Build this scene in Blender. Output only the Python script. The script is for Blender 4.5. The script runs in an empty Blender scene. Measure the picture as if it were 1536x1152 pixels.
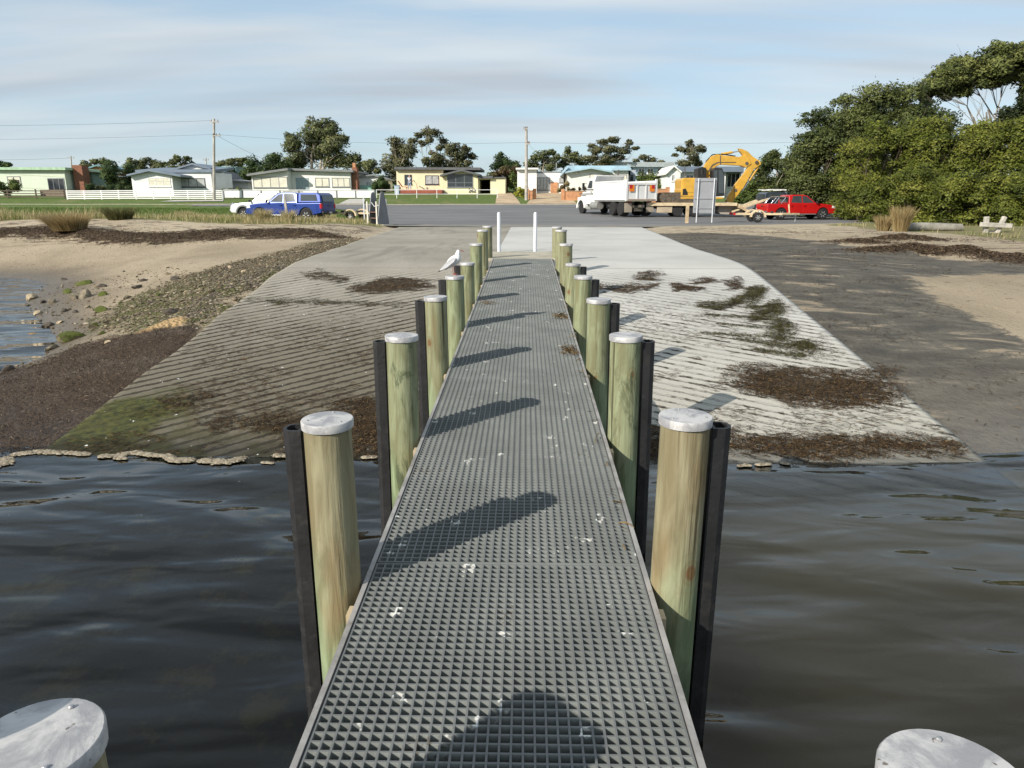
import bpy, bmesh, math, random
import numpy as np
from mathutils import Vector, Matrix
random.seed(7); rng = np.random.default_rng(11)
SC = bpy.context.scene; COL = SC.collection
R = math.radians
# ------------------------------------------------------------------ camera
FPX, PITCH, YAW = 1062.0, R(14.67), R(1.1)
EYE = np.array((0.0, 0.0, 2.40))
cam_d = bpy.data.cameras.new('camera'); cam = bpy.data.objects.new('camera', cam_d); COL.objects.link(cam)
cam_d.sensor_fit = 'HORIZONTAL'; cam_d.sensor_width = 36.0; cam_d.lens = FPX/1536*36
cam_d.clip_start = 0.05; cam_d.clip_end = 6000
cam.location = EYE; cam.rotation_euler = (math.pi/2-PITCH, 0, YAW)
SC.camera = cam

def ray(px, py):
    x = (px-768)/FPX; y = (576-py)/FPX
    f = math.cos(PITCH)+y*math.sin(PITCH); u = -math.sin(PITCH)+y*math.cos(PITCH)
    return np.array((x*math.cos(YAW)-f*math.sin(YAW), x*math.sin(YAW)+f*math.cos(YAW), u))
def at_y(px, py, Y):
    d = ray(px, py); return EYE+d*(Y/d[1])
def at_x(px, py, X):
    d = ray(px, py); return EYE+d*(X/d[0])

# ------------------------------------------------------------------ terrain height
def sm(a, b, x):
    t = np.clip((x-a)/(b-a), 0, 1); return t*t*(3-2*t)
RXL, RXR = -4.72, 4.36           # ramp edges
def ramp_z(Y):
    Y = np.asarray(Y, float)
    a = .146*(Y-6.345); b = 1.147-.0030*(Y-14.2)
    k = .06
    return -np.log(np.exp(-np.minimum(a, 5)/k)+np.exp(-np.minimum(b, 5)/k))*k
def ramp_l(Y): return np.interp(Y, [14, 20, 35], [RXL, -5.1, -6.1])
def ramp_r(Y): return np.interp(Y, [14, 19, 35], [RXR, 4.45, 5.55])
FY = [20, 34, 49, 60, 75, 80, 95, 120, 200, 400, 3000]; FZ = [1.12, 1.08, 1.0, 1.2, 1.8, 2.25, 3.25, 4.2, 7, 10, 10]
def far_z(Y):
    return (np.interp(Y-1.5, FY, FZ)+np.interp(Y, FY, FZ)*2+np.interp(Y+1.5, FY, FZ))/4
CP = [(-5.5,6.3,-.02),(-6.3,8,.15),(-5.8,10,.42),(-7,10,.12),(-7.7,10.7,-.03),(-8.75,12.65,-.02),(-7,12.5,.35),(-5.8,12.5,.72),
 (-9.8,14.1,-.02),(-8,14.5,.42),(-6.3,15,.85),(-12.7,17.8,-.02),(-10,17.5,.32),(-8,18,.7),(-6.3,19,1.0),(-14,20.9,0),(-11,21,.5),
 (-8,22,.85),(-18,22,-.02),(-18,26,.7),(-12,26.5,.92),(-7.5,27,1.08),(-30,25,-.02),(-30,30,.95),(-45,28,0),(-45,34,1.1),
 (-12,12,-.3),(-10,8,-.4),(-16,17,-.3),(-20,18,-.45),(-8,5,-.5),(-14,5,-.9),(-5.5,3,-.55),(-5.5,0,-.95),(-15,0,-1.3),(-30,10,-1.3),(-30,0,-1.6),
 (5.5,6.9,0),(7,7.2,.02),(9,7.6,0),(14,8.5,0),(25,10,0),(45,12,0),(6,10,.45),(9,11,.45),(14,12,.4),(25,14,.5),(45,18,.7),(6,14.2,1.0),(10,15,.85),(18,17,.85),
 (30,20,.9),(8,20,1.08),(16,22,1.1),(28,26,1.15),(7,28,1.1),(18,28,1.15),(30,32,1.2),(6,3,-.5),(6,0,-.95),(14,4,-.55),(15,0,-1.1),(30,4,-.8),(30,0,-1.2)]
for yy in (-3, 1, 4, 6, 8, 10, 12, 14.2, 18, 24, 30):
    for xx in (RXL-.05, RXR+.05): CP.append((xx, yy, float(ramp_z(yy))-.05))
CP = np.array(CP)
def tps(r2): return np.where(r2 > 1e-9, r2*np.log(np.maximum(r2, 1e-9)), 0)
_n = len(CP)
_A = np.zeros((_n+3, _n+3))
_A[:_n,:_n] = tps((CP[:,None,0]-CP[None,:,0])**2+(CP[:,None,1]-CP[None,:,1])**2)+np.eye(_n)*.3
_A[:_n,_n] = 1; _A[:_n,_n+1:] = CP[:,:2]; _A[_n:,:_n] = _A[:_n,_n:].T
_w = np.linalg.solve(_A, np.concatenate([CP[:,2], np.zeros(3)]))
def vnoise(x, y, seed=0):
    # cheap smooth value noise
    def h(i, j):
        n = np.sin(i*127.1+j*311.7+seed*74.7)*43758.5453; return n-np.floor(n)
    i = np.floor(x); j = np.floor(y); u = x-i; v = y-j; u = u*u*(3-2*u); v = v*v*(3-2*v)
    return (h(i,j)*(1-u)+h(i+1,j)*u)*(1-v)+(h(i,j+1)*(1-u)+h(i+1,j+1)*u)*v
def fbm(x, y, seed=0, o=3):
    s = 0; a = .5
    for k in range(o): s = s+a*vnoise(x*2**k, y*2**k, seed+k); a *= .5
    return s
ROADP = [(-6.3,34.6),(-8.6,39),(-9.6,48),(-12,60),(-19,69.5),(-34,72.8),(-34,74.8),(90,74.8),(90,53),(40,48),(27,46),(20,43.2),(11,38.6),(5.6,34.6)]
def sdf(P, X, Y):
    """signed distance, positive inside"""
    X = np.asarray(X, float); Y = np.asarray(Y, float)
    d = np.full(X.shape, 1e9); ins = np.zeros(X.shape, bool); n = len(P)
    for k in range(n):
        x0, y0 = P[k][:2]; x1, y1 = P[(k+1)%n][:2]
        ex, ey = x1-x0, y1-y0; wx, wy = X-x0, Y-y0
        t = np.clip((wx*ex+wy*ey)/(ex*ex+ey*ey+1e-12), 0, 1)
        d = np.minimum(d, (wx-ex*t)**2+(wy-ey*t)**2)
        c = (y0 > Y) != (y1 > Y)
        ins ^= c & (X < (x1-x0)*(Y-y0)/(y1-y0+1e-12)+x0)
    d = np.sqrt(d); return np.where(ins, d, -d)
def H0(X, Y):
    """ground surface before it is cut down under ramp and road"""
    X = np.atleast_1d(np.asarray(X, float)); Y = np.atleast_1d(np.asarray(Y, float))
    shp = np.broadcast(X, Y).shape; X = np.broadcast_to(X, shp).ravel(); Y = np.broadcast_to(Y, shp).ravel()
    z = np.empty(X.shape)
    Xc = np.clip(X, -46, 46); Yc = np.clip(Y, -4, 34)
    for s in range(0, len(X), 40000):
        q = slice(s, s+40000)
        r2 = (Xc[q,None]-CP[None,:,0])**2+(Yc[q,None]-CP[None,:,1])**2
        z[q] = tps(r2)@_w[:_n]+_w[_n]+Xc[q]*_w[_n+1]+Yc[q]*_w[_n+2]
    # wrack bank on the left beach
    yb = 26.8+1.0*np.sin(X*.23)+.5*np.sin(X*.61+1)
    lf = sm(-6.4, -8.5, X)
    z = z+lf*(.20*np.exp(-((Y-yb-.2)/.6)**2)*(.5+1.0*fbm(X*.7, Y*.7, 3)) + .12*sm(-.4, .5, Y-yb))
    # lumps of wrack on the right beach
    for (lx, ly, lr, lh) in LUMPS: z = z+lh*.6*np.exp(-(((X-lx)/lr)**2+((Y-ly)/(lr*.6))**2))*(.5+fbm(X*1.3, Y*1.3, 5))
    z = z+(fbm(X*.35, Y*.35, 9)-.45)*.10*sm(5, 9, np.abs(X))
    z = z+(fbm(X*1.7, Y*1.7, 21)-.45)*.035*sm(4.9, 6, np.abs(X))
    w = sm(31, 37, Y)
    fz = far_z(Y)+(fbm(X*.12, Y*.12, 2)-.45)*.15*sm(36, 40, Y)*sm(-8, -14, X)
    z = z*(1-w)+w*fz
    return z.reshape(shp)
LUMPS = []
def H(X, Y):
    X = np.atleast_1d(np.asarray(X, float)); Y = np.atleast_1d(np.asarray(Y, float))
    z = H0(X, Y)
    rz = ramp_z(Y)
    l = ramp_l(Y); r = ramp_r(Y)
    ins = np.minimum(X-l, r-X)
    adj = sm(-1.3, -.05, ins)*(Y < 36)
    z = z*(1-adj)+adj*np.minimum(rz-.035, rz-.035+0*z)
    z = np.where((ins > .05) & (Y < 36), np.minimum(z, rz-.22), z)
    rd = sdf(ROADP, X, Y)
    z = np.where(rd > -.3, z-.10*sm(-.3, .3, rd), z)
    return z
_ts = np.geomspace(3.2, 900, 2600)
def ground(px, py):
    d = ray(px, py); p = EYE[None]+d[None]*(_ts/d[1])[:,None]
    h = H0(p[:,0], p[:,1]); b = p[:,2]-h
    inr = (p[:,0] > ramp_l(p[:,1])) & (p[:,0] < ramp_r(p[:,1])) & (p[:,1] < 35)
    b = np.where(inr, p[:,2]-ramp_z(p[:,1]), b)
    k = np.argmax(b < 0)
    if b[k] >= 0: k = len(_ts)-1
    f = b[k-1]/(b[k-1]-b[k]+1e-9) if k else 0
    return p[k-1]+(p[k]-p[k-1])*f
def gpoly(pts): return [tuple(ground(*p)) for p in pts]
def hz(x, y): return float(H0(x, y)[0])
for (px, py, rp, lh) in [(1290,366,.9,.22),(1330,362,.7,.15),(1375,361,1.0,.22),(1318,380,.8,.25),(1375,378,.8,.28),(1400,380,.5,.2),(1470,386,.7,.3),(1510,391,.8,.2),(1555,396,1.0,.3),(1440,374,.5,.15)]:
    g = ground(px, py); LUMPS.append((g[0], g[1], rp, lh))

# ------------------------------------------------------------------ object helpers
def link(o): COL.objects.link(o); return o
def tag(o, label, cat, group=None):
    o['label'] = label; o['category'] = cat
    if group: o['group'] = group
    return o
def thing(name, label, cat, loc=(0,0,0), rotz=0, group=None):
    o = link(bpy.data.objects.new(name, None)); o.location = [float(v) for v in loc]; o.rotation_euler = (0, 0, rotz)
    o.empty_display_size = .2
    return tag(o, label, cat, group)
def copy_tree(o, parent=None):
    c = o.copy(); COL.objects.link(c)
    if parent: c.parent = parent
    for ch in list(o.children): copy_tree(ch, c)
    return c
def nmesh(name, V, Fc, mat=None, smooth=False, parent=None, attrs=None, origin=None):
    """mesh from numpy arrays; Fc is (n,3) or (n,4)"""
    V = np.asarray(V, np.float32); Fc = np.asarray(Fc, np.int32)
    if origin is not None: V = V-np.asarray(origin, np.float32)
    me = bpy.data.meshes.new(name); k = Fc.shape[1]
    me.vertices.add(len(V)); me.vertices.foreach_set('co', V.ravel())
    me.loops.add(Fc.size); me.loops.foreach_set('vertex_index', Fc.ravel())
    me.polygons.add(len(Fc)); me.polygons.foreach_set('loop_start', np.arange(0, Fc.size, k, dtype=np.int32))
    me.update(calc_edges=True)
    if smooth: me.polygons.foreach_set('use_smooth', np.ones(len(Fc), bool))
    for nm, a in (attrs or {}).items():
        a = np.asarray(a, np.float32)
        if a.ndim == 2: me.attributes.new(nm, 'FLOAT_VECTOR', 'POINT').data.foreach_set('vector', a.ravel())
        else: me.attributes.new(nm, 'FLOAT', 'POINT').data.foreach_set('value', a.ravel())
    o = link(bpy.data.objects.new(name, me))
    if mat: me.materials.append(mat)
    if parent: o.parent = parent
    return o
class MB:
    def __init__(s): s.v = []; s.f = []
    def add(s, V, F):
        n = len(s.v); s.v += [tuple(float(c) for c in p) for p in V]; s.f += [tuple(n+i for i in q) for q in F]; return s
    def box(s, x0, x1, y0, y1, z0, z1):
        return s.add([(x0,y0,z0),(x1,y0,z0),(x1,y1,z0),(x0,y1,z0),(x0,y0,z1),(x1,y0,z1),(x1,y1,z1),(x0,y1,z1)],
              [(0,3,2,1),(4,5,6,7),(0,1,5,4),(1,2,6,5),(2,3,7,6),(3,0,4,7)])
    def bar(s, a, b, w, h, up=(0,0,1)):
        a = Vector(a); b = Vector(b); d = (b-a).normalized(); u = Vector(up); r = d.cross(u)
        if r.length < 1e-4: r = d.cross(Vector((1,0,0)))
        r.normalize(); u = r.cross(d)
        P = []
        for p in (a, b):
            for i, j in ((-1,-1),(1,-1),(1,1),(-1,1)): P.append(p+r*(i*w/2)+u*(j*h/2))
        return s.add(P, [(0,1,2,3),(7,6,5,4),(0,4,5,1),(1,5,6,2),(2,6,7,3),(3,7,4,0)])
    def tube(s, pts, rad, n=8, cap=True):
        pts = [Vector(p) for p in pts]; rad = rad if hasattr(rad, '__len__') else [rad]*len(pts)
        V = []; F = []
        ref = Vector((.31,.17,.93))
        for i, p in enumerate(pts):
            d = (pts[min(i+1,len(pts)-1)]-pts[max(i-1,0)]).normalized()
            r = d.cross(ref)
            if r.length < .1: r = d.cross(Vector((1,0,0)))
            r.normalize(); u = r.cross(d)
            for k in range(n):
                a = 2*math.pi*k/n; V.append(p+(r*math.cos(a)+u*math.sin(a))*rad[i])
        for i in range(len(pts)-1):
            for k in range(n):
                F.append((i*n+k, i*n+(k+1)%n, (i+1)*n+(k+1)%n, (i+1)*n+k))
        if cap: F.append(tuple(range(n-1,-1,-1))); F.append(tuple((len(pts)-1)*n+k for k in range(n)))
        return s.add(V, F)
    def prism(s, poly, d0, d1, fn):
        """poly of 2-D points, extruded from d0 to d1; fn(u, v, d) -> xyz"""
        n = len(poly); V = [fn(u, v, d0) for u, v in poly]+[fn(u, v, d1) for u, v in poly]
        F = [tuple(range(n)), tuple(range(2*n-1, n-1, -1))]+[(i, n+i, n+(i+1)%n, (i+1)%n) for i in range(n)]
        return s.add(V, F)
    def lathe(s, prof, n=24, c=(0,0,0)):
        V = []; F = []
        for r, z in prof:
            for k in range(n): a = 2*math.pi*k/n; V.append((c[0]+r*math.cos(a), c[1]+r*math.sin(a), c[2]+z))
        for i in range(len(prof)-1):
            for k in range(n): F.append((i*n+k, i*n+(k+1)%n, (i+1)*n+(k+1)%n, (i+1)*n+k))
        F.append(tuple(range(n-1,-1,-1))); F.append(tuple((len(prof)-1)*n+k for k in range(n)))
        return s.add(V, F)
    def build(s, name, mat, parent=None, bevel=0, smooth=False, origin=None, seg=2):
        V = s.v
        if origin is not None: V = [(p[0]-origin[0], p[1]-origin[1], p[2]-origin[2]) for p in V]
        me = bpy.data.meshes.new(name); me.from_pydata(V, [], s.f)
        bm = bmesh.new(); bm.from_mesh(me); bmesh.ops.recalc_face_normals(bm, faces=bm.faces); bm.to_mesh(me); bm.free()
        if mat: me.materials.append(mat)
        o = link(bpy.data.objects.new(name, me))
        if parent: o.parent = parent
        if smooth:
            for p in me.polygons: p.use_smooth = True
            me.set_sharp_from_angle(angle=R(40))
        if bevel:
            m = o.modifiers.new('bevel', 'BEVEL'); m.width = bevel; m.segments = seg; m.limit_method = 'ANGLE'; m.angle_limit = R(30)
            m.harden_normals = False
        return o
def struct(o): o['kind'] = 'structure'; return o
def stuff(o, label=None, cat=None):
    o['kind'] = 'stuff'
    if label: tag(o, label, cat)
    return o

# ------------------------------------------------------------------ material helpers
def nd(nt, t, ins=None, **kw):
    n = nt.nodes.new('ShaderNode'+t)
    for k, v in kw.items(): setattr(n, k, v)
    for k, v in (ins or {}).items():
        s = n.inputs[k]
        if isinstance(v, bpy.types.NodeSocket): nt.links.new(v, s)
        else:
            if s.type == 'RGBA' and len(v) == 3: v = (*v, 1)
            s.default_value = v
    return n
def ma(nt, op, a, b=0.0, clamp=False): return nd(nt, 'Math', {0: a, 1: b}, operation=op, use_clamp=clamp).outputs[0]
def mixc(nt, f, a, b): return nd(nt, 'Mix', {0: f, 6: a, 7: b}, data_type='RGBA').outputs[2]
def noise(nt, vec, scale, detail=4, rough=.55, dist=0.0, col=False):
    n = nd(nt, 'TexNoise', {'Vector': vec, 'Scale': scale, 'Detail': detail, 'Roughness': rough, 'Distortion': dist})
    return n.outputs[1 if col else 0]
def mr(nt, x, a, b, c=0.0, d=1.0, t='SMOOTHSTEP'):
    return nd(nt, 'MapRange', {0: x, 1: a, 2: b, 3: c, 4: d}, interpolation_type=t, clamp=True).outputs[0]
def scalev(nt, vec, s, loc=(0,0,0), rot=(0,0,0)): return nd(nt, 'Mapping', {0: vec, 1: loc, 2: rot, 3: s}).outputs[0]
def attr(nt, name): return nd(nt, 'Attribute', attribute_name=name).outputs['Fac']
def newmat(name):
    m = bpy.data.materials.new(name); m.use_nodes = True; nt = m.node_tree; nt.nodes.clear()
    out = nt.nodes.new('ShaderNodeOutputMaterial'); b = nt.nodes.new('ShaderNodeBsdfPrincipled')
    nt.links.new(b.outputs[0], out.inputs[0]); b.inputs['Specular IOR Level'].default_value = .35
    return m, nt, b, out
def setb(nt, b, **kw):
    for k, v in kw.items():
        s = b.inputs[{'col':'Base Color','rough':'Roughness','metal':'Metallic','nrm':'Normal','coat':'Coat Weight','spec':'Specular IOR Level'}[k]]
        if isinstance(v, bpy.types.NodeSocket): nt.links.new(v, s)
        else: s.default_value = (*v, 1) if s.type == 'RGBA' and len(v) == 3 else v
def bump(nt, h, dist, strength=1.0): return nd(nt, 'Bump', {'Height': h, 'Distance': dist, 'Strength': strength}).outputs[0]
def obco(nt): return nd(nt, 'TexCoord').outputs['Object']
def wpos(nt): return nd(nt, 'NewGeometry').outputs['Position']
_mc = {}
def pm(name, col, rough=.6, metal=0, var=.18, scale=3.0, bmp=.0, bscale=60, coat=0, dirt=None, spec=.35):
    """painted / plain surface with uneven tone, optional dirt colour and fine bump"""
    if name in _mc: return _mc[name]
    m, nt, b, out = newmat(name); v = obco(nt)
    n = noise(nt, v, scale, 5)
    c = mixc(nt, mr(nt, n, .3, .7), [x*(1-var) for x in col], [min(1, x*(1+var*.6)) for x in col])
    if dirt:
        n2 = noise(nt, v, scale*2.3, 6, .65)
        c = mixc(nt, mr(nt, n2, .52, .75, 0, .75), c, dirt)
    setb(nt, b, col=c, rough=rough, metal=metal, coat=coat, spec=spec)
    if bmp: setb(nt, b, nrm=bump(nt, noise(nt, v, bscale, 4), bmp))
    _mc[name] = m; return m
# ================================================================== SETTING
# ---- sky and sun
SUN_DIR = Vector((-.723, -.691, math.tan(R(30.6)))).normalized()
w = bpy.data.worlds.new('World'); SC.world = w; w.use_nodes = True
nt = w.node_tree; nt.nodes.clear()
wo = nt.nodes.new('ShaderNodeOutputWorld'); bg = nt.nodes.new('ShaderNodeBackground'); nt.links.new(bg.outputs[0], wo.inputs[0])
sky = nd(nt, 'TexSky', sky_type='NISHITA', sun_disc=False, sun_elevation=R(30.6), sun_rotation=math.atan2(SUN_DIR.x, SUN_DIR.y), air_density=1.0, dust_density=.6, ozone_density=1.4)
gd = nd(nt, 'TexCoord').outputs['Generated']
sx = nd(nt, 'SeparateXYZ', {0: gd}).outputs
den = ma(nt, 'ADD', ma(nt, 'MAXIMUM', sx[2], 0.0), .12)
cv = nd(nt, 'CombineXYZ', {0: ma(nt, 'DIVIDE', sx[0], den), 1: ma(nt, 'DIVIDE', sx[1], den), 2: 0.0}).outputs[0]
c1 = noise(nt, scalev(nt, cv, (.35, 1.0, 1), rot=(0, 0, R(12))), .85, 4, .52, .6)
c2 = noise(nt, scalev(nt, cv, (.22, 1.3, 1), loc=(3.3, 1.7, 0), rot=(0, 0, R(-6))), 1.6, 4, .55, .4)
cov = mr(nt, ma(nt, 'ADD', ma(nt, 'MULTIPLY', c1, .7), ma(nt, 'MULTIPLY', c2, .3)), .36, .62)
cov = ma(nt, 'MAXIMUM', ma(nt, 'MULTIPLY', cov, .9), mr(nt, sx[2], .10, .55, 0, .6))
cov = ma(nt, 'MULTIPLY', cov, mr(nt, sx[2], .0, .16, .45, 1))
tone = mr(nt, noise(nt, scalev(nt, cv, (.3, 1.1, 1), loc=(9, 4, 0)), 1.2, 3, .5), .3, .7)
ccol = mixc(nt, tone, (4.35, 4.85, 5.4), (6.5, 6.95, 7.2))
skc = mixc(nt, .50, sky.outputs[0], (4.9, 6.8, 8.4))
nt.links.new(mixc(nt, cov, skc, ccol), bg.inputs[0]); bg.inputs[1].default_value = .095
sl = bpy.data.lights.new('sun', 'SUN'); so = link(bpy.data.objects.new('sun', sl)); sl.energy = 5.0; sl.angle = R(.55); sl.color = (1, .93, .82)
so.rotation_euler = SUN_DIR.to_track_quat('Z', 'Y').to_euler(); so.location = SUN_DIR*60
SC.view_settings.view_transform = 'Standard'; SC.view_settings.look = 'None'; SC.view_settings.exposure = 0.30; SC.view_settings.gamma = 1

# ---- ground: one fan-shaped sheet, fine near the shore, reaching the horizon
naz = 700; az = np.linspace(R(-80), R(80), naz); az = az*(.45+.55*(np.abs(az)/R(80))**1.2)
rad = np.concatenate([np.linspace(.4, 4.6, 22), np.geomspace(4.7, 60, 420), np.geomspace(60.8, 140, 70), np.geomspace(146, 2600, 30)])
AZ, RD = np.meshgrid(az, rad); GX = (RD*np.sin(AZ)).ravel(); GY = (RD*np.cos(AZ)).ravel()-.4
GZ = H(GX, GY)
nr = len(rad); ii = (np.arange(nr-1)[:,None]*naz+np.arange(naz-1)[None]).ravel()
GF = np.stack([ii, ii+1, ii+naz+1, ii+naz], 1)
P_dark = gpoly([(960,349),(1060,349),(1150,354),(1280,370),(1420,390),(1620,403),(1640,414),(1480,410),(1365,414),(1400,450),(1540,510),(1720,575),(1740,690)])+[(4.2, 6.2), (4.2, 14), (4.6, 25)]
P_peb = gpoly([(530,357),(470,364),(400,383),(330,398),(285,412),(240,430),(190,450),(150,468),(140,492),(220,497),(300,490),(360,445)])+[(-4.4,12.5),(-4.4,14.5),(-5.0,22)]
P_peb = [p for p in P_peb]
P_rocky = gpoly([(260,400),(150,420),(60,430),(20,470),(30,560),(110,525),(260,490),(300,430)])
P_mound = gpoly([(-60,560),(0,560),(60,545),(110,522),(220,498),(290,492),(300,510)])+[(-4.5,10.3),(-4.5,6.0),(-8,6.0)]
YBANK = lambda x: 26.8+1.0*math.sin(x*.23)+.5*math.sin(x*.61+1)
xs = np.linspace(-46, -6.6, 30)
P_bank = [(x, YBANK(x)-.5) for x in xs]+[(x, YBANK(x)+.45) for x in xs[::-1]]
P_grassL = [(-6.6,32.6),(-6.9,35),(-9.2,40),(-10,48),(-12.3,60),(-19.2,69.6),(-34.2,73),(-34.2,74.9),(-300,74.9),(-300,32)]+[(x, YBANK(x)+4.0) for x in xs[::3]]
P_grassR = gpoly([(1236,337),(1300,343),(1360,347),(1440,352),(1560,366)])+[(60,40),(80,52),(40,47.5),(27,45.6),(20,43.4)]
P_grassF = [(-400,75),(400,75),(900,2600),(-900,2600)]
P_sandp = gpoly([(200,500),(255,480),(280,478),(275,490),(215,512)])
P_gravR = [(5.6,35.2),(11,39.2),(20,43.6),(27,46.2),(40,48),(60,50),(60,45),(27,42),(14,36),(6,33)]
A = {'a_dark': sdf(P_dark, GX, GY), 'a_peb': sdf(P_peb, GX, GY), 'a_mound': sdf(P_mound, GX, GY), 'a_bank': sdf(P_bank, GX, GY),
     'a_grass': np.maximum.reduce([sdf(P_grassL, GX, GY), sdf(P_grassR, GX, GY), sdf(P_grassF, GX, GY)]),
     'a_patch': sdf(P_sandp, GX, GY), 'a_rocky': sdf(P_rocky, GX, GY), 'a_right': GX}
lm = np.zeros(GX.shape)
for lx, ly, lr, lh in LUMPS: lm = np.maximum(lm, np.exp(-(((GX-lx)/lr)**2+((GY-ly)/(lr*.6))**2)))
A['a_lump'] = lm
A = {k: np.clip(v, -6, 6) for k, v in A.items()}
m, nt, b, out = newmat('shore_ground')
P = wpos(nt); px_ = nd(nt, 'SeparateXYZ', {0: P}).outputs
n_big = noise(nt, P, .45, 5); n_mid = noise(nt, P, 2.2, 6, .6); n_fine = noise(nt, P, 14, 6, .65); n_grain = noise(nt, P, 90, 3)
n_str = noise(nt, scalev(nt, P, (.55, 1.6, 1), rot=(0, 0, R(-25))), 2.0, 6, .62, .5)
def edge(a, amp=.6, wid=.12, src=None, off=0.0):
    e = ma(nt, 'ADD', attr(nt, a), ma(nt, 'MULTIPLY', ma(nt, 'SUBTRACT', src or n_mid, .5), amp*2))
    return mr(nt, e, off-wid, off+wid)
sand = mixc(nt, mr(nt, n_big, .3, .7), (.29, .235, .16), (.36, .295, .21))
sand = mixc(nt, mr(nt, n_fine, .5, .8, 0, .35), sand, (.21, .165, .115))
upb = ma(nt, 'MULTIPLY', mr(nt, px_[1], 24, 28), .6); sand = mixc(nt, upb, sand, (.44, .37, .265))
wet = mr(nt, px_[2], .02, .42)
wetn = ma(nt, 'ADD', wet, ma(nt, 'MULTIPLY', ma(nt, 'SUBTRACT', n_big, .5), .5), True)
sand = mixc(nt, wetn, (.13, .105, .075), sand)
# shells, bits of weed on the sand
spk = mr(nt, noise(nt, scalev(nt, P, (.8, 2.2, 1)), 5.5, 2, .5), .665, .70)
sand = mixc(nt, ma(nt, 'MULTIPLY', spk, .8), sand, (.07, .045, .03))
c = sand
# grey weed-stained sand on the right
dk = mixc(nt, mr(nt, n_str, .3, .72), (.060, .055, .046), (.150, .136, .110))
dk = mixc(nt, mr(nt, n_fine, .45, .75, 0, .7), dk, (.060, .053, .043))
lt = mr(nt, ma(nt, 'ADD', n_str, ma(nt, 'MULTIPLY', n_big, .45)), .80, .92)
dk = mixc(nt, ma(nt, 'MULTIPLY', lt, .75), dk, (.34, .27, .185))
lowr = mr(nt, px_[2], .10, .42, 1, 0)
dk = mixc(nt, ma(nt, 'MULTIPLY', lowr, .42), dk, (.17, .145, .115))
c = mixc(nt, edge('a_dark', .75, .10, n_str), c, dk)
# pebbles
vor = nd(nt, 'TexVoronoi', {'Vector': P, 'Scale': 17.0, 'Randomness': 1.0}); vh = nd(nt, 'SeparateColor', {0: vor.outputs['Color']}).outputs
pc = mixc(nt, vh[0], (.070, .055, .034), (.215, .172, .115)); pc = mixc(nt, ma(nt, 'MULTIPLY', mr(nt, vh[1], .75, .95), .7), pc, (.30, .25, .18))
pc = mixc(nt, mr(nt, vor.outputs['Distance'], .25, .55, 0, .85), pc, (.045, .036, .024))
gm = mr(nt, ma(nt, 'ADD', n_mid, ma(nt, 'MULTIPLY', edge('a_rocky', .8, .6), .14)), .49, .60)
pc = mixc(nt, ma(nt, 'MULTIPLY', gm, .7), pc, (.082, .092, .016))
pe = edge('a_peb', .9, .25); pe2 = ma(nt, 'MULTIPLY', pe, mr(nt, vh[2], .12, .2))
c = mixc(nt, pe2, c, pc)
# orange sand patch by the ramp
c = mixc(nt, edge('a_patch', .15, .08), c, mixc(nt, n_fine, (.50, .33, .15), (.36, .25, .13)))
# brown weed mound
wk = mixc(nt, mr(nt, noise(nt, scalev(nt, P, (1, 1, 1)), 38, 6, .75), .3, .7), (.020, .012, .008), (.100, .066, .040))
wk = mixc(nt, mr(nt, n_mid, .5, .72, 0, .7), wk, (.028, .018, .013))
wk = mixc(nt, mr(nt, n_big, .46, .62, 0, .65), wk, mixc(nt, n_fine, (.060, .050, .040), (.16, .13, .10)))
wk = mixc(nt, mr(nt, n_grain, .66, .74, 0, .5), wk, (.22, .16, .10))
c = mixc(nt, edge('a_mound', .35, .10), c, wk)
wk2 = mixc(nt, n_fine, (.030, .022, .014), (.11, .078, .050))
c = mixc(nt, edge('a_bank', .95, .12, n_str), c, wk2)
c = mixc(nt, mr(nt, ma(nt, 'ADD', attr(nt, 'a_lump'), ma(nt, 'MULTIPLY', ma(nt, 'SUBTRACT', n_mid, .5), 1.0)), .38, .5), c, wk2)
# scattered wrack behind the bank and on the right-hand upper beach
up = ma(nt, 'MULTIPLY', mr(nt, px_[1], 25.5, 27.5), mr(nt, px_[1], 32.5, 35, 1, 0))
c = mixc(nt, ma(nt, 'MULTIPLY', up, mr(nt, n_str, .52, .60, 0, .9)), c, (.075, .050, .036))
ur = ma(nt, 'MULTIPLY', mr(nt, px_[1], 14, 18), ma(nt, 'MULTIPLY', mr(nt, px_[1], 30, 34, 1, 0), mr(nt, px_[0], 8, 12)))
c = mixc(nt, ma(nt, 'MULTIPLY', ur, mr(nt, n_str, .55, .63, 0, .85)), c, (.08, .052, .036))
# grass
gt = mixc(nt, mr(nt, n_mid, .3, .7), (.060, .105, .018), (.115, .150, .032))
dry = mixc(nt, n_fine, (.26, .21, .11), (.15, .135, .055))
dryf = ma(nt, 'MULTIPLY', mr(nt, px_[1], 42, 50, 1, 0), mr(nt, n_mid, .35, .6, .35, 1))
dryf = ma(nt, 'MAXIMUM', dryf, mr(nt, noise(nt, P, .25, 4), .55, .7, 0, .55))
gt = mixc(nt, dryf, gt, dry)
c = mixc(nt, edge('a_grass', .6, .2), c, gt)
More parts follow.
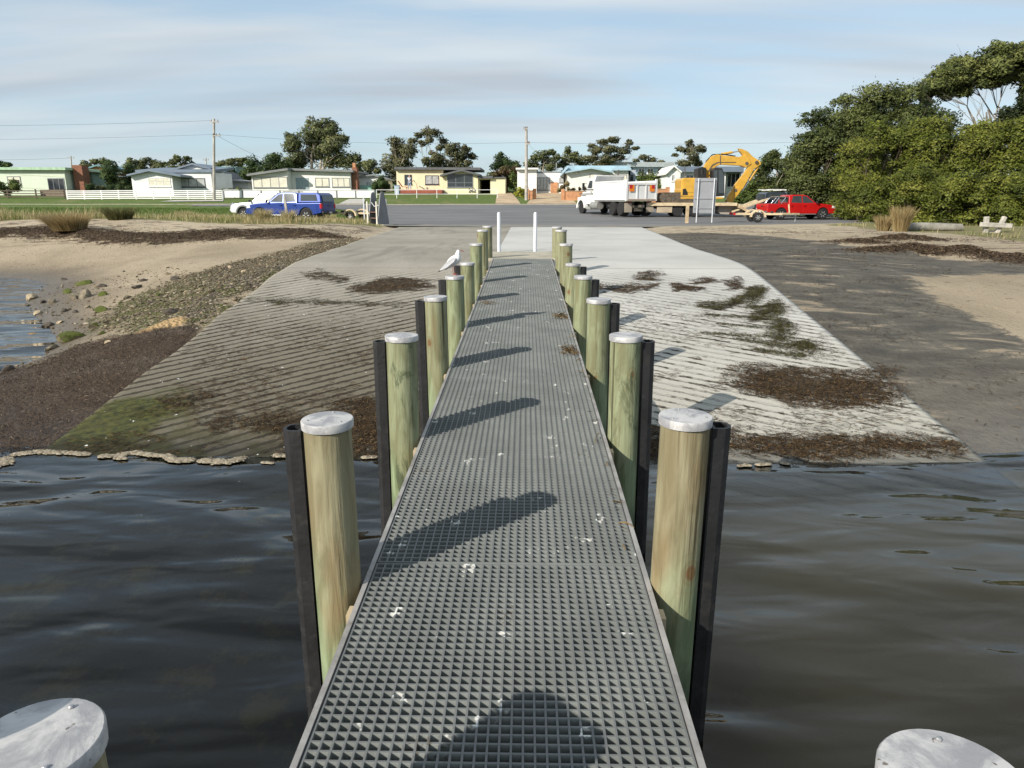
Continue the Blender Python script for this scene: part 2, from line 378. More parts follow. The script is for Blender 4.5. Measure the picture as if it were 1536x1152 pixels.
# sea floor
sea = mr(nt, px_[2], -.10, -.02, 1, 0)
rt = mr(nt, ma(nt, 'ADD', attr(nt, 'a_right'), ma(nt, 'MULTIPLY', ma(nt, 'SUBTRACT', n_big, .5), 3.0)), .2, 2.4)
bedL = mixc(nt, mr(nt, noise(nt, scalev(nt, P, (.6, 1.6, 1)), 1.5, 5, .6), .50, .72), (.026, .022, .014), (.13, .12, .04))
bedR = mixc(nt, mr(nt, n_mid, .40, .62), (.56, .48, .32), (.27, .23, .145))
deep = mr(nt, px_[2], -.68, -.26); bedR = mixc(nt, deep, bedL, bedR)  # deep right bed painted to the dark weed colour, standing in for water absorption
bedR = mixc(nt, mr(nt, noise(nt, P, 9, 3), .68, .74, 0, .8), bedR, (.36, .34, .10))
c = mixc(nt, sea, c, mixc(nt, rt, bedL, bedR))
hgt = ma(nt, 'ADD', ma(nt, 'MULTIPLY', n_fine, .5), ma(nt, 'ADD', ma(nt, 'MULTIPLY', n_grain, .12), ma(nt, 'MULTIPLY', ma(nt, 'MULTIPLY', ma(nt, 'SUBTRACT', .6, vor.outputs['Distance']), pe), .8)))
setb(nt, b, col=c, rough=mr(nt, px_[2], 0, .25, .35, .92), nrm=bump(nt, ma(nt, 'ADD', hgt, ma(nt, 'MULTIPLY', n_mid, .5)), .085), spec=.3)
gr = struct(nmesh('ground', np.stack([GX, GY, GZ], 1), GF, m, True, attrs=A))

# ---- concrete boat ramp
def ramp_mesh():
    ys = np.concatenate([np.linspace(-1.5, 5.6, 30), np.linspace(5.66, 16, 190), np.linspace(16.3, 34.7, 70)]); nu = 150
    u = np.linspace(0, 1, nu)
    wob = (np.array([vnoise(np.array([y*1.3]), np.array([3.1]))[0] for y in ys])-.5)*.07
    X = ramp_l(ys)[:,None]+wob[:,None]*(1-u)[None]**6+(ramp_r(ys)-ramp_l(ys))[:,None]*u[None]; Y = np.repeat(ys[:,None], nu, 1)
    Z = ramp_z(Y)+(fbm(X*.8, Y*.8, 4)-.45)*.015
    top = np.stack([X.ravel(), Y.ravel(), Z.ravel()], 1)
    i = (np.arange(len(ys)-1)[:,None]*nu+np.arange(nu-1)[None]).ravel(); F = [np.stack([i, i+1, i+nu+1, i+nu], 1)]
    # side skirts
    V = [top]; n0 = len(top)
    for side in (0, nu-1):
        idx = np.arange(len(ys))*nu+side; sk = top[idx].copy(); sk[:,2] -= .25; base = n0; V.append(sk); n0 += len(sk)
        a = idx[:-1]; bb = idx[1:]; k = base+np.arange(len(ys)-1)
        F.append(np.stack([a, bb, k+1, k], 1) if side == 0 else np.stack([bb, a, k, k+1], 1))
    return np.concatenate(V), np.concatenate(F)
RV, RF = ramp_mesh(); rx, ry = RV[:,0], RV[:,1]
WEED = [gpoly(q) for q in [
 [(890,428),(930,430),(990,424),(992,433),(940,440),(890,436)], [(953,412),(975,406),(990,412),(985,421),(960,420)],
 [(1003,426),(1020,424),(1051,433),(1045,438),(1010,436)], [(1036,422),(1065,418),(1070,424),(1040,428)], [(1087,424),(1106,419),(1115,432),(1100,436)],
 [(1046,456),(1075,456),(1107,448),(1122,432),(1140,430),(1132,444),(1110,458),(1075,464)], [(1128,470),(1150,458),(1166,452),(1172,464),(1150,478),(1125,480)],
 [(1165,482),(1180,480),(1182,498),(1172,510),(1160,512)], [(1190,520),(1208,514),(1212,524),(1203,533)],
 [(1130,556),(1190,553),(1225,560),(1290,562),(1325,560),(1304,572),(1330,582),(1353,597),(1300,606),(1250,609),(1190,604),(1130,592),(1095,575)],
 [(960,652),(1040,646),(1100,650),(1180,656),(1250,660),(1330,662),(1425,668),(1395,674),(1350,676),(1230,684),(1150,682),(1090,674),(960,688)],
 [(457,410),(480,406),(523,417),(515,424),(470,417)], [(527,432),(545,425),(580,417),(650,422),(650,432),(585,440),(540,440)],
 [(375,449),(470,452),(600,455),(600,459),(470,457),(376,453)],
 [(505,612),(545,600),(600,596),(640,640),(600,684),(530,680),(495,650)],[(372,634),(420,622),(470,628),(450,646),(400,650)],[(430,664),(480,656),(500,672),(450,680)],[(300,634),(340,622),(360,630),(320,646)],[(250,600),(300,590),(310,598),(262,610)]]]
ALG = [gpoly(q) for q in [[(60,668),(110,640),(160,612),(210,596),(262,590),(250,620),(230,650),(200,672),(420,690),(60,690)]]]
Aw = {'a_weed': np.clip(np.maximum.reduce([sdf(q, rx, ry) for q in WEED]), -1.5, 1.5), 'a_alg': np.clip(np.maximum.reduce([sdf(q, rx, ry) for q in ALG]), -2, 2)}
m, nt, b, out = newmat('ramp_concrete')
P = wpos(nt); s = nd(nt, 'SeparateXYZ', {0: P}).outputs
nb = noise(nt, P, .5, 5); nm_ = noise(nt, P, 2.4, 6, .62); nf = noise(nt, P, 16, 6, .65); ng = noise(nt, P, 110, 3)
newc = mixc(nt, mr(nt, nb, .3, .7), (.385, .378, .352), (.47, .463, .437)); newc = mixc(nt, mr(nt, nf, .5, .8, 0, .3), newc, (.36, .345, .30))
oldc = mixc(nt, mr(nt, nb, .3, .7), (.235, .215, .175), (.31, .285, .24)); oldc = mixc(nt, mr(nt, nf, .45, .8, 0, .5), oldc, (.15, .135, .105))
tr = noise(nt, scalev(nt, P, (1.6, .22, 1), rot=(0, 0, R(8))), 1.3, 4)
oldc = mixc(nt, ma(nt, 'MULTIPLY', mr(nt, s[1], 13, 17), mr(nt, tr, .5, .68, 0, .55)), oldc, (.15, .135, .11))
side = mr(nt, s[0], -.74, -.70)
lowb = mr(nt, s[1], 6.4, 13.0, 1, 0)
oldc = mixc(nt, ma(nt, 'MULTIPLY', ma(nt, 'POWER', lowb, .8), .85), oldc, (.088, .074, .046))
newc = mixc(nt, ma(nt, 'MULTIPLY', lowb, .55), newc, (.37, .345, .275))
c = mixc(nt, side, oldc, newc)
# herringbone grooves
yL = ma(nt, 'SUBTRACT', ma(nt, 'MULTIPLY', s[1], math.cos(R(38))), ma(nt, 'MULTIPLY', s[0], math.sin(R(38))))
yR = ma(nt, 'ADD', ma(nt, 'MULTIPLY', s[1], math.cos(R(29))), ma(nt, 'MULTIPLY', s[0], math.sin(R(29))))
yy = nd(nt, 'Mix', {0: side, 2: yL, 3: yR}, data_type='FLOAT').outputs[0]
yy = ma(nt, 'ADD', yy, ma(nt, 'MULTIPLY', nm_, .05))
fr = ma(nt, 'FRACT', ma(nt, 'DIVIDE', yy, .165))
gw = ma(nt, 'ABSOLUTE', ma(nt, 'SUBTRACT', fr, .5))
gwid = mr(nt, ma(nt, 'ADD', ma(nt, 'MULTIPLY', nf, .5), ma(nt, 'MULTIPLY', noise(nt, P, 5, 4, .7), .5)), .36, .64, .03, .24, 'LINEAR')
gmask = mr(nt, ma(nt, 'SUBTRACT', gw, gwid), -.025, .025, 1, 0)
gzone = mr(nt, ma(nt, 'ADD', s[1], ma(nt, 'MULTIPLY', nm_, .8)), 13.5, 14.3, 1, 0)
gmask = ma(nt, 'MULTIPLY', gmask, ma(nt, 'MULTIPLY', gzone, mr(nt, s[2], -.16, .0)))
fill = mr(nt, ma(nt, 'ADD', nm_, ma(nt, 'MULTIPLY', lowb, .45)), .45, .68)
fill = ma(nt, 'MULTIPLY', fill, nd(nt, 'Mix', {0: side, 2: 1.0, 3: mr(nt, noise(nt, P, 3.2, 5, .7), .42, .62)}, data_type='FLOAT').outputs[0])
c = mixc(nt, ma(nt, 'MULTIPLY', gmask, ma(nt, 'MAXIMUM', fill, .16)), c, (.040, .031, .020))
# fine cross joints on the new lane, construction joints
jt = mr(nt, ma(nt, 'ABSOLUTE', ma(nt, 'SUBTRACT', s[1], 13.95)), .012, .03, 1, 0)
jt = ma(nt, 'MAXIMUM', jt, ma(nt, 'MULTIPLY', side, mr(nt, ma(nt, 'ABSOLUTE', ma(nt, 'SUBTRACT', s[1], 21.5)), .01, .03, 1, 0)))
jt = ma(nt, 'MAXIMUM', jt, mr(nt, ma(nt, 'ABSOLUTE', ma(nt, 'ADD', s[0], .72)), .008, .02, 1, 0))
c = mixc(nt, ma(nt, 'MULTIPLY', jt, .55), c, (.12, .11, .09))
# algae and weed stains
al = mr(nt, ma(nt, 'ADD', attr(nt, 'a_alg'), ma(nt, 'MULTIPLY', ma(nt, 'SUBTRACT', nm_, .5), 1.2)), -.30, .12)
c = mixc(nt, ma(nt, 'MULTIPLY', al, .93), c, mixc(nt, mr(nt, nf, .3, .7), (.018, .022, .003), (.080, .082, .011)))
al2 = ma(nt, 'MULTIPLY', mr(nt, s[1], 6.4, 7.8, 1, 0), ma(nt, 'MULTIPLY', mr(nt, nm_, .42, .62), ma(nt, 'SUBTRACT', 1.0, ma(nt, 'MULTIPLY', side, .7))))
c = mixc(nt, ma(nt, 'MULTIPLY', al2, .75), c, mixc(nt, nf, (.030, .026, .008), (.085, .075, .022)))
wetr = mr(nt, ma(nt, 'ADD', s[2], ma(nt, 'MULTIPLY', nm_, -.06)), -.02, .06, .45, 1); c = nd(nt, 'Mix', {0: 1.0, 6: c, 7: nd(nt, 'CombineColor', {0: wetr, 1: wetr, 2: wetr}).outputs[0]}, data_type='RGBA', blend_type='MULTIPLY').outputs[2]
wn = noise(nt, scalev(nt, P, (1, 1.8, 1)), 3.6, 7, .74, .6)
we = mr(nt, ma(nt, 'ADD', attr(nt, 'a_weed'), ma(nt, 'MULTIPLY', ma(nt, 'SUBTRACT', wn, .53), 2.0)), -.03, .06)
wc = mixc(nt, mr(nt, noise(nt, P, 40, 5, .7), .3, .7), (.010, .007, .004), (.075, .046, .018))
c = mixc(nt, ma(nt, 'MULTIPLY', we, .92), c, wc)
# white shell and dropping specks on the old lane
sp = mr(nt, noise(nt, P, 13, 2), .735, .75)
c = mixc(nt, ma(nt, 'MULTIPLY', sp, ma(nt, 'SUBTRACT', 1.0, side)), c, (.6, .6, .56))
# submerged part darkens into weed on the left
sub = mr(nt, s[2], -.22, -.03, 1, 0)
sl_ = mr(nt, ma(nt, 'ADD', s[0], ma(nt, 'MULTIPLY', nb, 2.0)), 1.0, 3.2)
subc = mixc(nt, sl_, mixc(nt, mr(nt, nm_, .50, .68), (.040, .033, .019), (.18, .16, .05)), mixc(nt, mr(nt, s[2], -.85, -.35), (.070, .060, .038), (.46, .39, .27)))  # right side painted darker with depth, as on the sea floor
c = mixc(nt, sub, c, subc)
hh = ma(nt, 'ADD', ma(nt, 'MULTIPLY', gmask, -1.0), ma(nt, 'ADD', ma(nt, 'MULTIPLY', nf, .3), ma(nt, 'ADD', ma(nt, 'MULTIPLY', ng, .08), ma(nt, 'MULTIPLY', we, .8))))
setb(nt, b, col=c, rough=mr(nt, s[2], 0, .3, .65, .88), nrm=bump(nt, hh, .035), spec=.3)
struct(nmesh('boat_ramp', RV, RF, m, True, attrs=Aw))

# ---- road, driveways, kerb
def sheet(name, poly, mat, dz, step):
    xs = [p[0] for p in poly]; ys_ = [p[1] for p in poly]
    bm = bmesh.new(); vs = [bm.verts.new((p[0], p[1], 0)) for p in poly]; bm.faces.new(vs)
    x = math.ceil(min(xs)/step)*step
    while x < max(xs): bmesh.ops.bisect_plane(bm, geom=bm.verts[:]+bm.edges[:]+bm.faces[:], plane_co=(x,0,0), plane_no=(1,0,0)); x += step
    y = math.ceil(min(ys_)/step)*step
    while y < max(ys_): bmesh.ops.bisect_plane(bm, geom=bm.verts[:]+bm.edges[:]+bm.faces[:], plane_co=(0,y,0), plane_no=(0,1,0)); y += step
    V = np.array([v.co[:] for v in bm.verts]); z = H0(V[:,0], V[:,1])+dz
    for v, q in zip(bm.verts, z): v.co.z = q
    bmesh.ops.recalc_face_normals(bm, faces=bm.faces)
    if sum(f.normal.z for f in bm.faces) < 0: bmesh.ops.reverse_faces(bm, faces=bm.faces)
    me = bpy.data.meshes.new(name); bm.to_mesh(me); bm.free(); me.materials.append(mat)
    for p in me.polygons: p.use_smooth = True
    return struct(link(bpy.data.objects.new(name, me)))
m, nt, b, out = newmat('asphalt'); P = wpos(nt)
c = mixc(nt, mr(nt, noise(nt, scalev(nt, P, (.4, 1.2, 1)), .35, 5), .3, .7), (.105, .107, .110), (.165, .165, .167))
c = mixc(nt, mr(nt, noise(nt, P, 30, 4, .7), .4, .8, 0, .5), c, (.20, .20, .195))
ynear = nd(nt, 'SeparateXYZ', {0: P}).outputs[1]
c = mixc(nt, ma(nt, 'MULTIPLY', mr(nt, ynear, 35, 42, 1, 0), mr(nt, noise(nt, P, .8, 5), .35, .6)), c, (.26, .23, .18))
setb(nt, b, col=c, rough=.85, nrm=bump(nt, noise(nt, P, 60, 3), .01)); ASPH = m
sheet('road', ROADP, ASPH, -.01, 2.0)
GRAV = pm('gravel', (.42, .32, .21), .95, 0, .25, .8, .01, 30)
Y1 = 75.0
def gx(px, py): g = ground(px, py); return g[0], g[1]
sheet('driveway', [gx(743,306.3), gx(781,306.3), gx(767,289.5), gx(746,289.5)], GRAV, .05, 2.0)
sheet('driveway', [gx(790,306.3), gx(866,306.3), gx(846,291), gx(806,289)], GRAV, .05, 2.0)
sheet('driveway', [gx(508,306.3), gx(546,306.3), gx(548,299), gx(524,299)], pm('pale_concrete', (.42,.40,.36), .9), .05, 2.0)
sheet('footpath', [gx(240,303.2), gx(335,302.5), gx(335,300.6), gx(262,300.8)], pm('pale_concrete', (.42,.40,.36), .9), .06, 2.0)
kb = MB()
for x0 in np.arange(-58, 60, 2.0): kb.box(x0, x0+1.995, 74.85, 75.05, hz(x0+1, 75)-.15, hz(x0+1, 75)+.06)
struct(kb.build('kerb', pm('kerb_concrete', (.36,.33,.27), .9)))

# ---- water
m, nt, b, out = newmat('sea_water'); nt.nodes.remove(b); P = wpos(nt); s = nd(nt, 'SeparateXYZ', {0: P}).outputs
w1 = noise(nt, scalev(nt, P, (.48, 1.35, 1), rot=(0, 0, R(5))), 1.0, 2, .35, .5)
w2 = noise(nt, scalev(nt, P, (1.0, 2.6, 1), rot=(0, 0, R(-14))), 1.2, 2, .4, .5)
w3 = noise(nt, P, 26, 3)
hh = ma(nt, 'ADD', ma(nt, 'MULTIPLY', w1, 1.0), ma(nt, 'ADD', ma(nt, 'MULTIPLY', w2, .17), ma(nt, 'MULTIPLY', w3, .0012)))
bn = nd(nt, 'Bump', {'Height': hh, 'Distance': .16, 'Strength': 1.0}).outputs[0]
fn = nd(nt, 'Fresnel', {'IOR': 1.333, 'Normal': bn}).outputs[0]
gl = nd(nt, 'BsdfGlossy', {'Color': (1,1,1), 'Roughness': .03, 'Normal': bn}).outputs[0]
tp = nd(nt, 'BsdfTransparent', {'Color': (.97, .97, .95)}).outputs[0]
mx = nd(nt, 'MixShader', {0: fn, 1: tp, 2: gl}); nt.links.new(mx.outputs[0], out.inputs[0])
ab_ = nd(nt, 'VolumeAbsorption', {'Color': (.50, .44, .30), 'Density': 1.9}); nt.links.new(ab_.outputs[0], out.inputs[1])
WATER = m
o = MB().box(-300, 300, -300, 27, -4, 0).build('sea', m); struct(o)
SC.cycles.max_bounces = 5; SC.cycles.diffuse_bounces = 2; SC.cycles.glossy_bounces = 2; SC.cycles.transmission_bounces = 3; SC.cycles.transparent_max_bounces = 12
SC.cycles.caustics_reflective = False; SC.cycles.caustics_refractive = False
# ================================================================== JETTY
JX = -.075; JH = .61; YS, YE = -1.2, 14.93
def dz(y): return .711+.0323*y
# piling timber
def pile_mat():
    m, nt, b, out = newmat('treated_pile_timber'); v = obco(nt); oi = nd(nt, 'ObjectInfo'); rn = oi.outputs['Random']; grn = nd(nt, 'SeparateColor', {0: oi.outputs['Color']}).outputs; v2 = nd(nt, 'VectorMath', {0: v, 1: nd(nt, 'CombineXYZ', {0: ma(nt,'MULTIPLY',rn,17), 1: ma(nt,'MULTIPLY',rn,31), 2: ma(nt,'MULTIPLY',rn,9)}).outputs[0]}, operation='ADD').outputs[0]
    g1 = noise(nt, scalev(nt, v2, (1, 1, .17)), 13, 5, .55, .9); g2 = noise(nt, scalev(nt, v2, (1, 1, .38)), 5, 4, .55, .5); g3 = noise(nt, scalev(nt, v2, (1, 1, .05)), 46, 4, .6)
    z = nd(nt, 'SeparateXYZ', {0: v}).outputs[2]
    c = mixc(nt, mr(nt, g1, .30, .70), (.172, .145, .080), (.290, .262, .165))
    c = mixc(nt, mr(nt, g2, .50, .70, 0, .42), c, (.235, .155, .07))
    gz = mr(nt, ma(nt, 'ADD', z, ma(nt, 'MULTIPLY', ma(nt, 'SUBTRACT', g2, .5), 1.3)), -1.15, -.40, 1, 0)
    gz = ma(nt, 'MAXIMUM', gz, ma(nt, 'MULTIPLY', grn[0], mr(nt, g1, .2, .6, .45, 1)))
    c = mixc(nt, ma(nt, 'MULTIPLY', gz, .85), c, mixc(nt, mr(nt, g1, .35, .65), (.145, .20, .105), (.245, .315, .185)))
    c = mixc(nt, mr(nt, g3, .58, .72, 0, .5), c, (.095, .08, .04)); crk = mr(nt, noise(nt, scalev(nt, v2, (1, 1, .018)), 26, 2, .4), .685, .70, 0, .75); c = mixc(nt, crk, c, (.04, .032, .016))
    kn = nd(nt, 'TexVoronoi', {'Vector': scalev(nt, v2, (1, 1, .75)), 'Scale': 3.6, 'Randomness': 1.0}).outputs['Distance']
    c = mixc(nt, mr(nt, ma(nt, 'ADD', kn, ma(nt, 'MULTIPLY', g1, .05)), .085, .15, .9, 0), c, (.15, .075, .03))
    rg = ma(nt, 'SINE', ma(nt, 'MULTIPLY', kn, 55)); c = mixc(nt, ma(nt, 'MULTIPLY', mr(nt, kn, .13, .34, 1, 0), mr(nt, rg, .1, .9, 0, .38)), c, (.16, .12, .05))
    dk = mr(nt, noise(nt, scalev(nt, v2, (1,1,.35)), 7, 6, .7, .8), .54, .68, 0, 1); c = mixc(nt, ma(nt, 'MULTIPLY', dk, ma(nt, 'ADD', ma(nt, 'MULTIPLY', grn[1], .9), .10)), c, (.070, .085, .045))
    tide = mr(nt, ma(nt, 'ADD', nd(nt, 'SeparateXYZ', {0: wpos(nt)}).outputs[2], ma(nt, 'MULTIPLY', g2, .3)), .30, .62, 1, 0)
    c = mixc(nt, ma(nt, 'MULTIPLY', tide, .85), c, (.035, .04, .025))
    setb(nt, b, col=c, rough=.72, nrm=bump(nt, ma(nt, 'ADD', g3, g1), .006), spec=.3); return m
PILE = pile_mat()
def cap_mat():
    m, nt, b, out = newmat('galvanised_cap'); v = obco(nt); rn = nd(nt, 'ObjectInfo').outputs['Random']
    v2 = nd(nt, 'VectorMath', {0: v, 1: nd(nt, 'CombineXYZ', {0: ma(nt,'MULTIPLY',rn,13), 1: ma(nt,'MULTIPLY',rn,7), 2: 0.0}).outputs[0]}, operation='ADD').outputs[0]
    n1 = noise(nt, v2, 9, 6, .65, .6); n2 = noise(nt, v2, 45, 4, .6)
    c = mixc(nt, mr(nt, n1, .38, .60), (.28, .28, .292), (.50, .49, .48)); c = mixc(nt, mr(nt, n2, .55, .78, 0, .55), c, (.27, .27, .275))
    c = mixc(nt, mr(nt, noise(nt, v2, 30, 2), .70, .73), c, (.16, .14, .12))
    setb(nt, b, col=c, rough=.55, metal=.15, nrm=bump(nt, n1, .004)); return m
CAPM = cap_mat(); FEND = pm('black_rubber', (.016, .016, .017), .55, 0, .35, 6, .003, 30, dirt=(.04, .038, .034))
STEEL = pm('galvanised_steel', (.42, .42, .43), .45, .55, .25, 8, .002, 50, dirt=(.25, .24, .23))
BEARM = pm('bearer_timber', (.34, .26, .15), .85, 0, .3, 4, .004, 40, dirt=(.2, .17, .1))
ND = ['first', 'second', 'third', 'fourth', 'fifth', 'sixth', 'seventh', 'eighth', 'ninth']
PY = [.95+1.77*k for k in range(9)]; PT = [1.55, 1.55, 1.55, 1.55, 1.56, 1.55, 1.71, 1.85, 1.84]
look = {('left',0): 'nearest timber pile, its scratched white cap cut by the bottom left corner',
 ('right',0): 'nearest timber pile, its scuffed white cap cut by the bottom right corner',
 ('left',1): 'tan knotty pile standing in water left of the grating, second from the camera',
 ('right',1): 'tan timber pile with a reddish streak right of the grating, second from the camera',
 ('left',2): 'dark green streaked timber pile on the left of the jetty, third from the camera',
 ('right',2): 'green and orange streaked timber pile on the right of the jetty, third from the camera',
 ('left',4): 'green timber pile with the white gull standing on its cap'}
for sd, X in (('left', -.80), ('right', .65)):
    for k in range(9):
        y = PY[k]+(.03 if sd == 'right' else 0)*(1 if k else -2); zt = PT[k]+random.uniform(-.012, .012); g = min(hz(X, y), float(ramp_z(y)))-.3
        lab = look.get((sd, k)) or f'round timber jetty pile with white cap, {ND[k]} from the camera in the {sd} row' 
        t = thing('jetty_pile', lab, 'pile', (X, y, zt), random.uniform(0, 6.28), 'timber piles along both sides of the jetty')
        t.rotation_euler = (random.uniform(-.012, .012), random.uniform(-.012, .012), t.rotation_euler[2])
        rr = .098+random.uniform(-.003, .003)
        L = zt-g; n = 36; prof = [(rr*1.07, -L), (rr*1.03, -.6*L), (rr*1.01, -.25*L), (rr, -.03)]
        mb = MB().lathe(prof, n); V = []
        for p in mb.v:
            a = math.atan2(p[1], p[0]); q = 1+.012*math.sin(3*a+k)+.006*math.sin(7*a+2*k+p[2]*2); V.append((p[0]*q, p[1]*q, p[2]))
        mb.v = V; sh = mb.build('shaft', PILE, t, smooth=True); gq = [.05, .05, .6, .45, .75, .6, .7, .45, .35][k] if sd == 'left' else [.05, .0, .62, .6, .7, .55, .5, .4, .3][k]; sh.color = (gq, 1.0 if (sd, k) in (('left', 2), ('right', 2)) else random.uniform(.1, .5), 0, 1)
        cp = MB().lathe([(rr+.008, -.034), (rr+.009, -.004), (rr+.006, .0), (rr*.6, .0025), (.002, .003)], 40).build('pile_cap', CAPM, t, smooth=True)
        if k < 2:
            for a in (.4, 2.5, 4.6): MB().lathe([(.005, 0), (.005, .003), (.003, .005)], 8, (rr*.82*math.cos(a), rr*.82*math.sin(a), .001)).build('cap_screw', STEEL, cp)
        if k <= 5:
            # hollow D-section fender on the outer side, in world axes: undo the pile's spin
            ca, sa = math.cos(-t.rotation_euler[2]), math.sin(-t.rotation_euler[2]); sg = -1 if sd == 'left' else 1
            out_ = [(0, -.05), (.05, -.05), (.075, -.035), (.085, 0), (.075, .035), (.05, .05), (0, .05)]
            inn = [(.014, -.036), (.048, -.036), (.063, -.026), (.070, 0), (.063, .026), (.048, .036), (.014, .036)]
            fb = MB(); top = -.045; bot = -L+.05; N = 7
            def pt(u, v, z): x, y_ = sg*(rr+.008+u), v+.02; return (x*ca-y_*sa, x*sa+y_*ca, z)
            V = [pt(*q, top) for q in out_]+[pt(*q, bot) for q in out_]+[pt(*q, top) for q in inn]+[pt(*q, top-.35) for q in inn]
            F = []
            for i in range(N):
                j = (i+1) % N; F += [(i, N+i, N+j, j), (2*N+i, 2*N+j, 3*N+j, 3*N+i), (i, j, 2*N+j, 2*N+i)]
            F.append(tuple(range(3*N, 4*N)))
            fb.add(V, F); fb.build('fender_strip', FEND, t)
t = thing('added_shadow_pile', 'added unseen pile off the left side of the jetty, casting a shadow on the deck', 'pile', (-1.2, .78, 1.79)); MB().lathe([(.112, -3.2), (.105, -.03)], 32).build('shaft', PILE, t, smooth=True); MB().lathe([(.115, -.034), (.116, -.004), (.11, 0), (.01, .004)], 32).build('pile_cap', CAPM, t, smooth=True)  # pile added out of view to throw a shadow on the near grating
# deck
def grat_mat():
    m, nt, b, out = newmat('fibreglass_grating'); P = wpos(nt)
    n1 = noise(nt, P, 3, 5); n2 = noise(nt, P, 60, 3)
    c = mixc(nt, mr(nt, n1, .3, .7), (.175, .19, .182), (.245, .262, .252)); c = mixc(nt, mr(nt, n2, .5, .8, 0, .4), c, (.13, .138, .13))
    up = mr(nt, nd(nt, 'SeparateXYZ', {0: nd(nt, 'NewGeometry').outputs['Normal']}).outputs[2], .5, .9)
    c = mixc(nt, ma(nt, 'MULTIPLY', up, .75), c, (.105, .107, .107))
    dr = ma(nt, 'MULTIPLY', mr(nt, noise(nt, P, 6.5, 3, .6, .3), .652, .685), mr(nt, noise(nt, P, 40, 3), .40, .55))
    c = mixc(nt, dr, c, (.62, .62, .59))
    db = ma(nt, 'MULTIPLY', mr(nt, n1, .60, .72), mr(nt, n2, .5, .6)); c = mixc(nt, ma(nt, 'MULTIPLY', db, .7), c, (.08, .06, .04))
    setb(nt, b, col=c, rough=.62, spec=.4); return m
GRAT = grat_mat()
jt = thing('jetty', 'narrow grey grating walkway running from the camera up to the concrete boat ramp', 'jetty', (JX, 6.8, 0))
def wb(mb, name, mat, parent, **k): return mb.build(name, mat, parent, origin=tuple(parent.location), **k)
seams = [YS, 2.97-.08, 5.93, 8.95, 11.95, YE]; th = .038; pit = .0375
for i in range(5):
    a, bb = seams[i]+.006, seams[i+1]-.006; mb = MB()
    n = 33
    for j in range(n):
        x = JX-JH+.022+(2*JH-.044)*j/(n-1); hw = .0036
        mb.add([(x-hw*s_, y, dz(y)-z) for y in (a, bb) for s_, z in ((1,0),(-1,0),(-.8,th),(.8,th))], [(0,1,2,3),(7,6,5,4),(0,4,5,1),(1,5,6,2),(2,6,7,3),(3,7,4,0)])
    m_ = int(round((bb-a)/pit))
    for j in range(m_+1):
        y = a+.004+(bb-a-.008)*j/m_; hw = .0036
        mb.add([(x, y+hw*s_, dz(y)-z-.0006) for x in (JX-JH+.018, JX+JH-.018) for s_, z in ((-1,0),(1,0),(.8,th),(-.8,th))], [(0,1,2,3),(7,6,5,4),(0,4,5,1),(1,5,6,2),(2,6,7,3),(3,7,4,0)])
    wb(mb, 'grating_panel', GRAT, jt)
EDG = pm('weathered_aluminium', (.36, .345, .33), .5, .35, .3, 6, .002, 40, dirt=(.2, .17, .14))
for s_ in (-1, 1):
    mb = MB(); x0 = JX+s_*(JH-.014); x1 = JX+s_*(JH+.006)
    xa, xb = min(x0, x1), max(x0, x1)
    V = [(x, y, dz(y)+z) for y in (YS, YE) for x, z in ((xa, .006), (xb, .006), (xb, -.075), (xa, -.075))]
    mb.add(V, [(0,1,2,3),(7,6,5,4),(0,4,5,1),(1,5,6,2),(2,6,7,3),(3,7,4,0)]); wb(mb, 'edge_angle', EDG, jt)
for x in (-.45, 0, .45):
    mb = MB(); V = [(JX+x+q, y, dz(y)-.045-z) for y in (YS, YE) for q, z in ((-.05, 0), (.05, 0), (.05, .15), (-.05, .15))]
    mb.add(V, [(0,1,2,3),(7,6,5,4),(0,4,5,1),(1,5,6,2),(2,6,7,3),(3,7,4,0)]); wb(mb, 'stringer', BEARM, jt)
for y in PY[:8]:
    for dy in (-.16, .16):
        mb = MB().box(JX-JH-.06, JX+JH+.06, y+dy-.04, y+dy+.04, dz(y)-.42, dz(y)-.20); wb(mb, 'cross_bearer', BEARM, jt, bevel=.005)
for y in PY[:8]:
    for s_ in (-1, 1): wb(MB().box(JX+s_*(JH+.022)-.014, JX+s_*(JH+.022)+.014, y-.20, y-.13, dz(y)-.16, dz(y)-.03), 'packer_block', pm('pale_timber', (.5, .4, .26), .85), jt)
ab = MB().box(JX-.72, JX+.72, YE+.012, 16.9, .8, 1.195).build('concrete_abutment', pm('abutment_concrete', (.36, .33, .26), .9, 0, .2, 3, .004, 40), bevel=.02)
tag(ab, 'beige concrete landing block where the grating walkway meets the ramp', 'abutment')
WHT = pm('white_post_paint', (.62, .64, .68), .45, 0, .1, 6, dirt=(.5, .48, .45))
for px, lab in ((749, 'slim white bollard left of the pair at the shore end of the jetty'), (802.5, 'slim white bollard right of the pair at the shore end of the jetty')):
    q = ground(px, 378); t = thing('bollard', lab, 'bollard', (q[0], 17.4, float(ramp_z(17.4))), 0, 'white bollards at the shore end of the jetty')
    MB().lathe([(.043, 0), (.043, .90), (.038, .935), (.02, .95)], 18).build('post', WHT, t, smooth=True)
    MB().lathe([(.085, -.01), (.085, .012), (.06, .02)], 18).build('base_flange', STEEL, t)

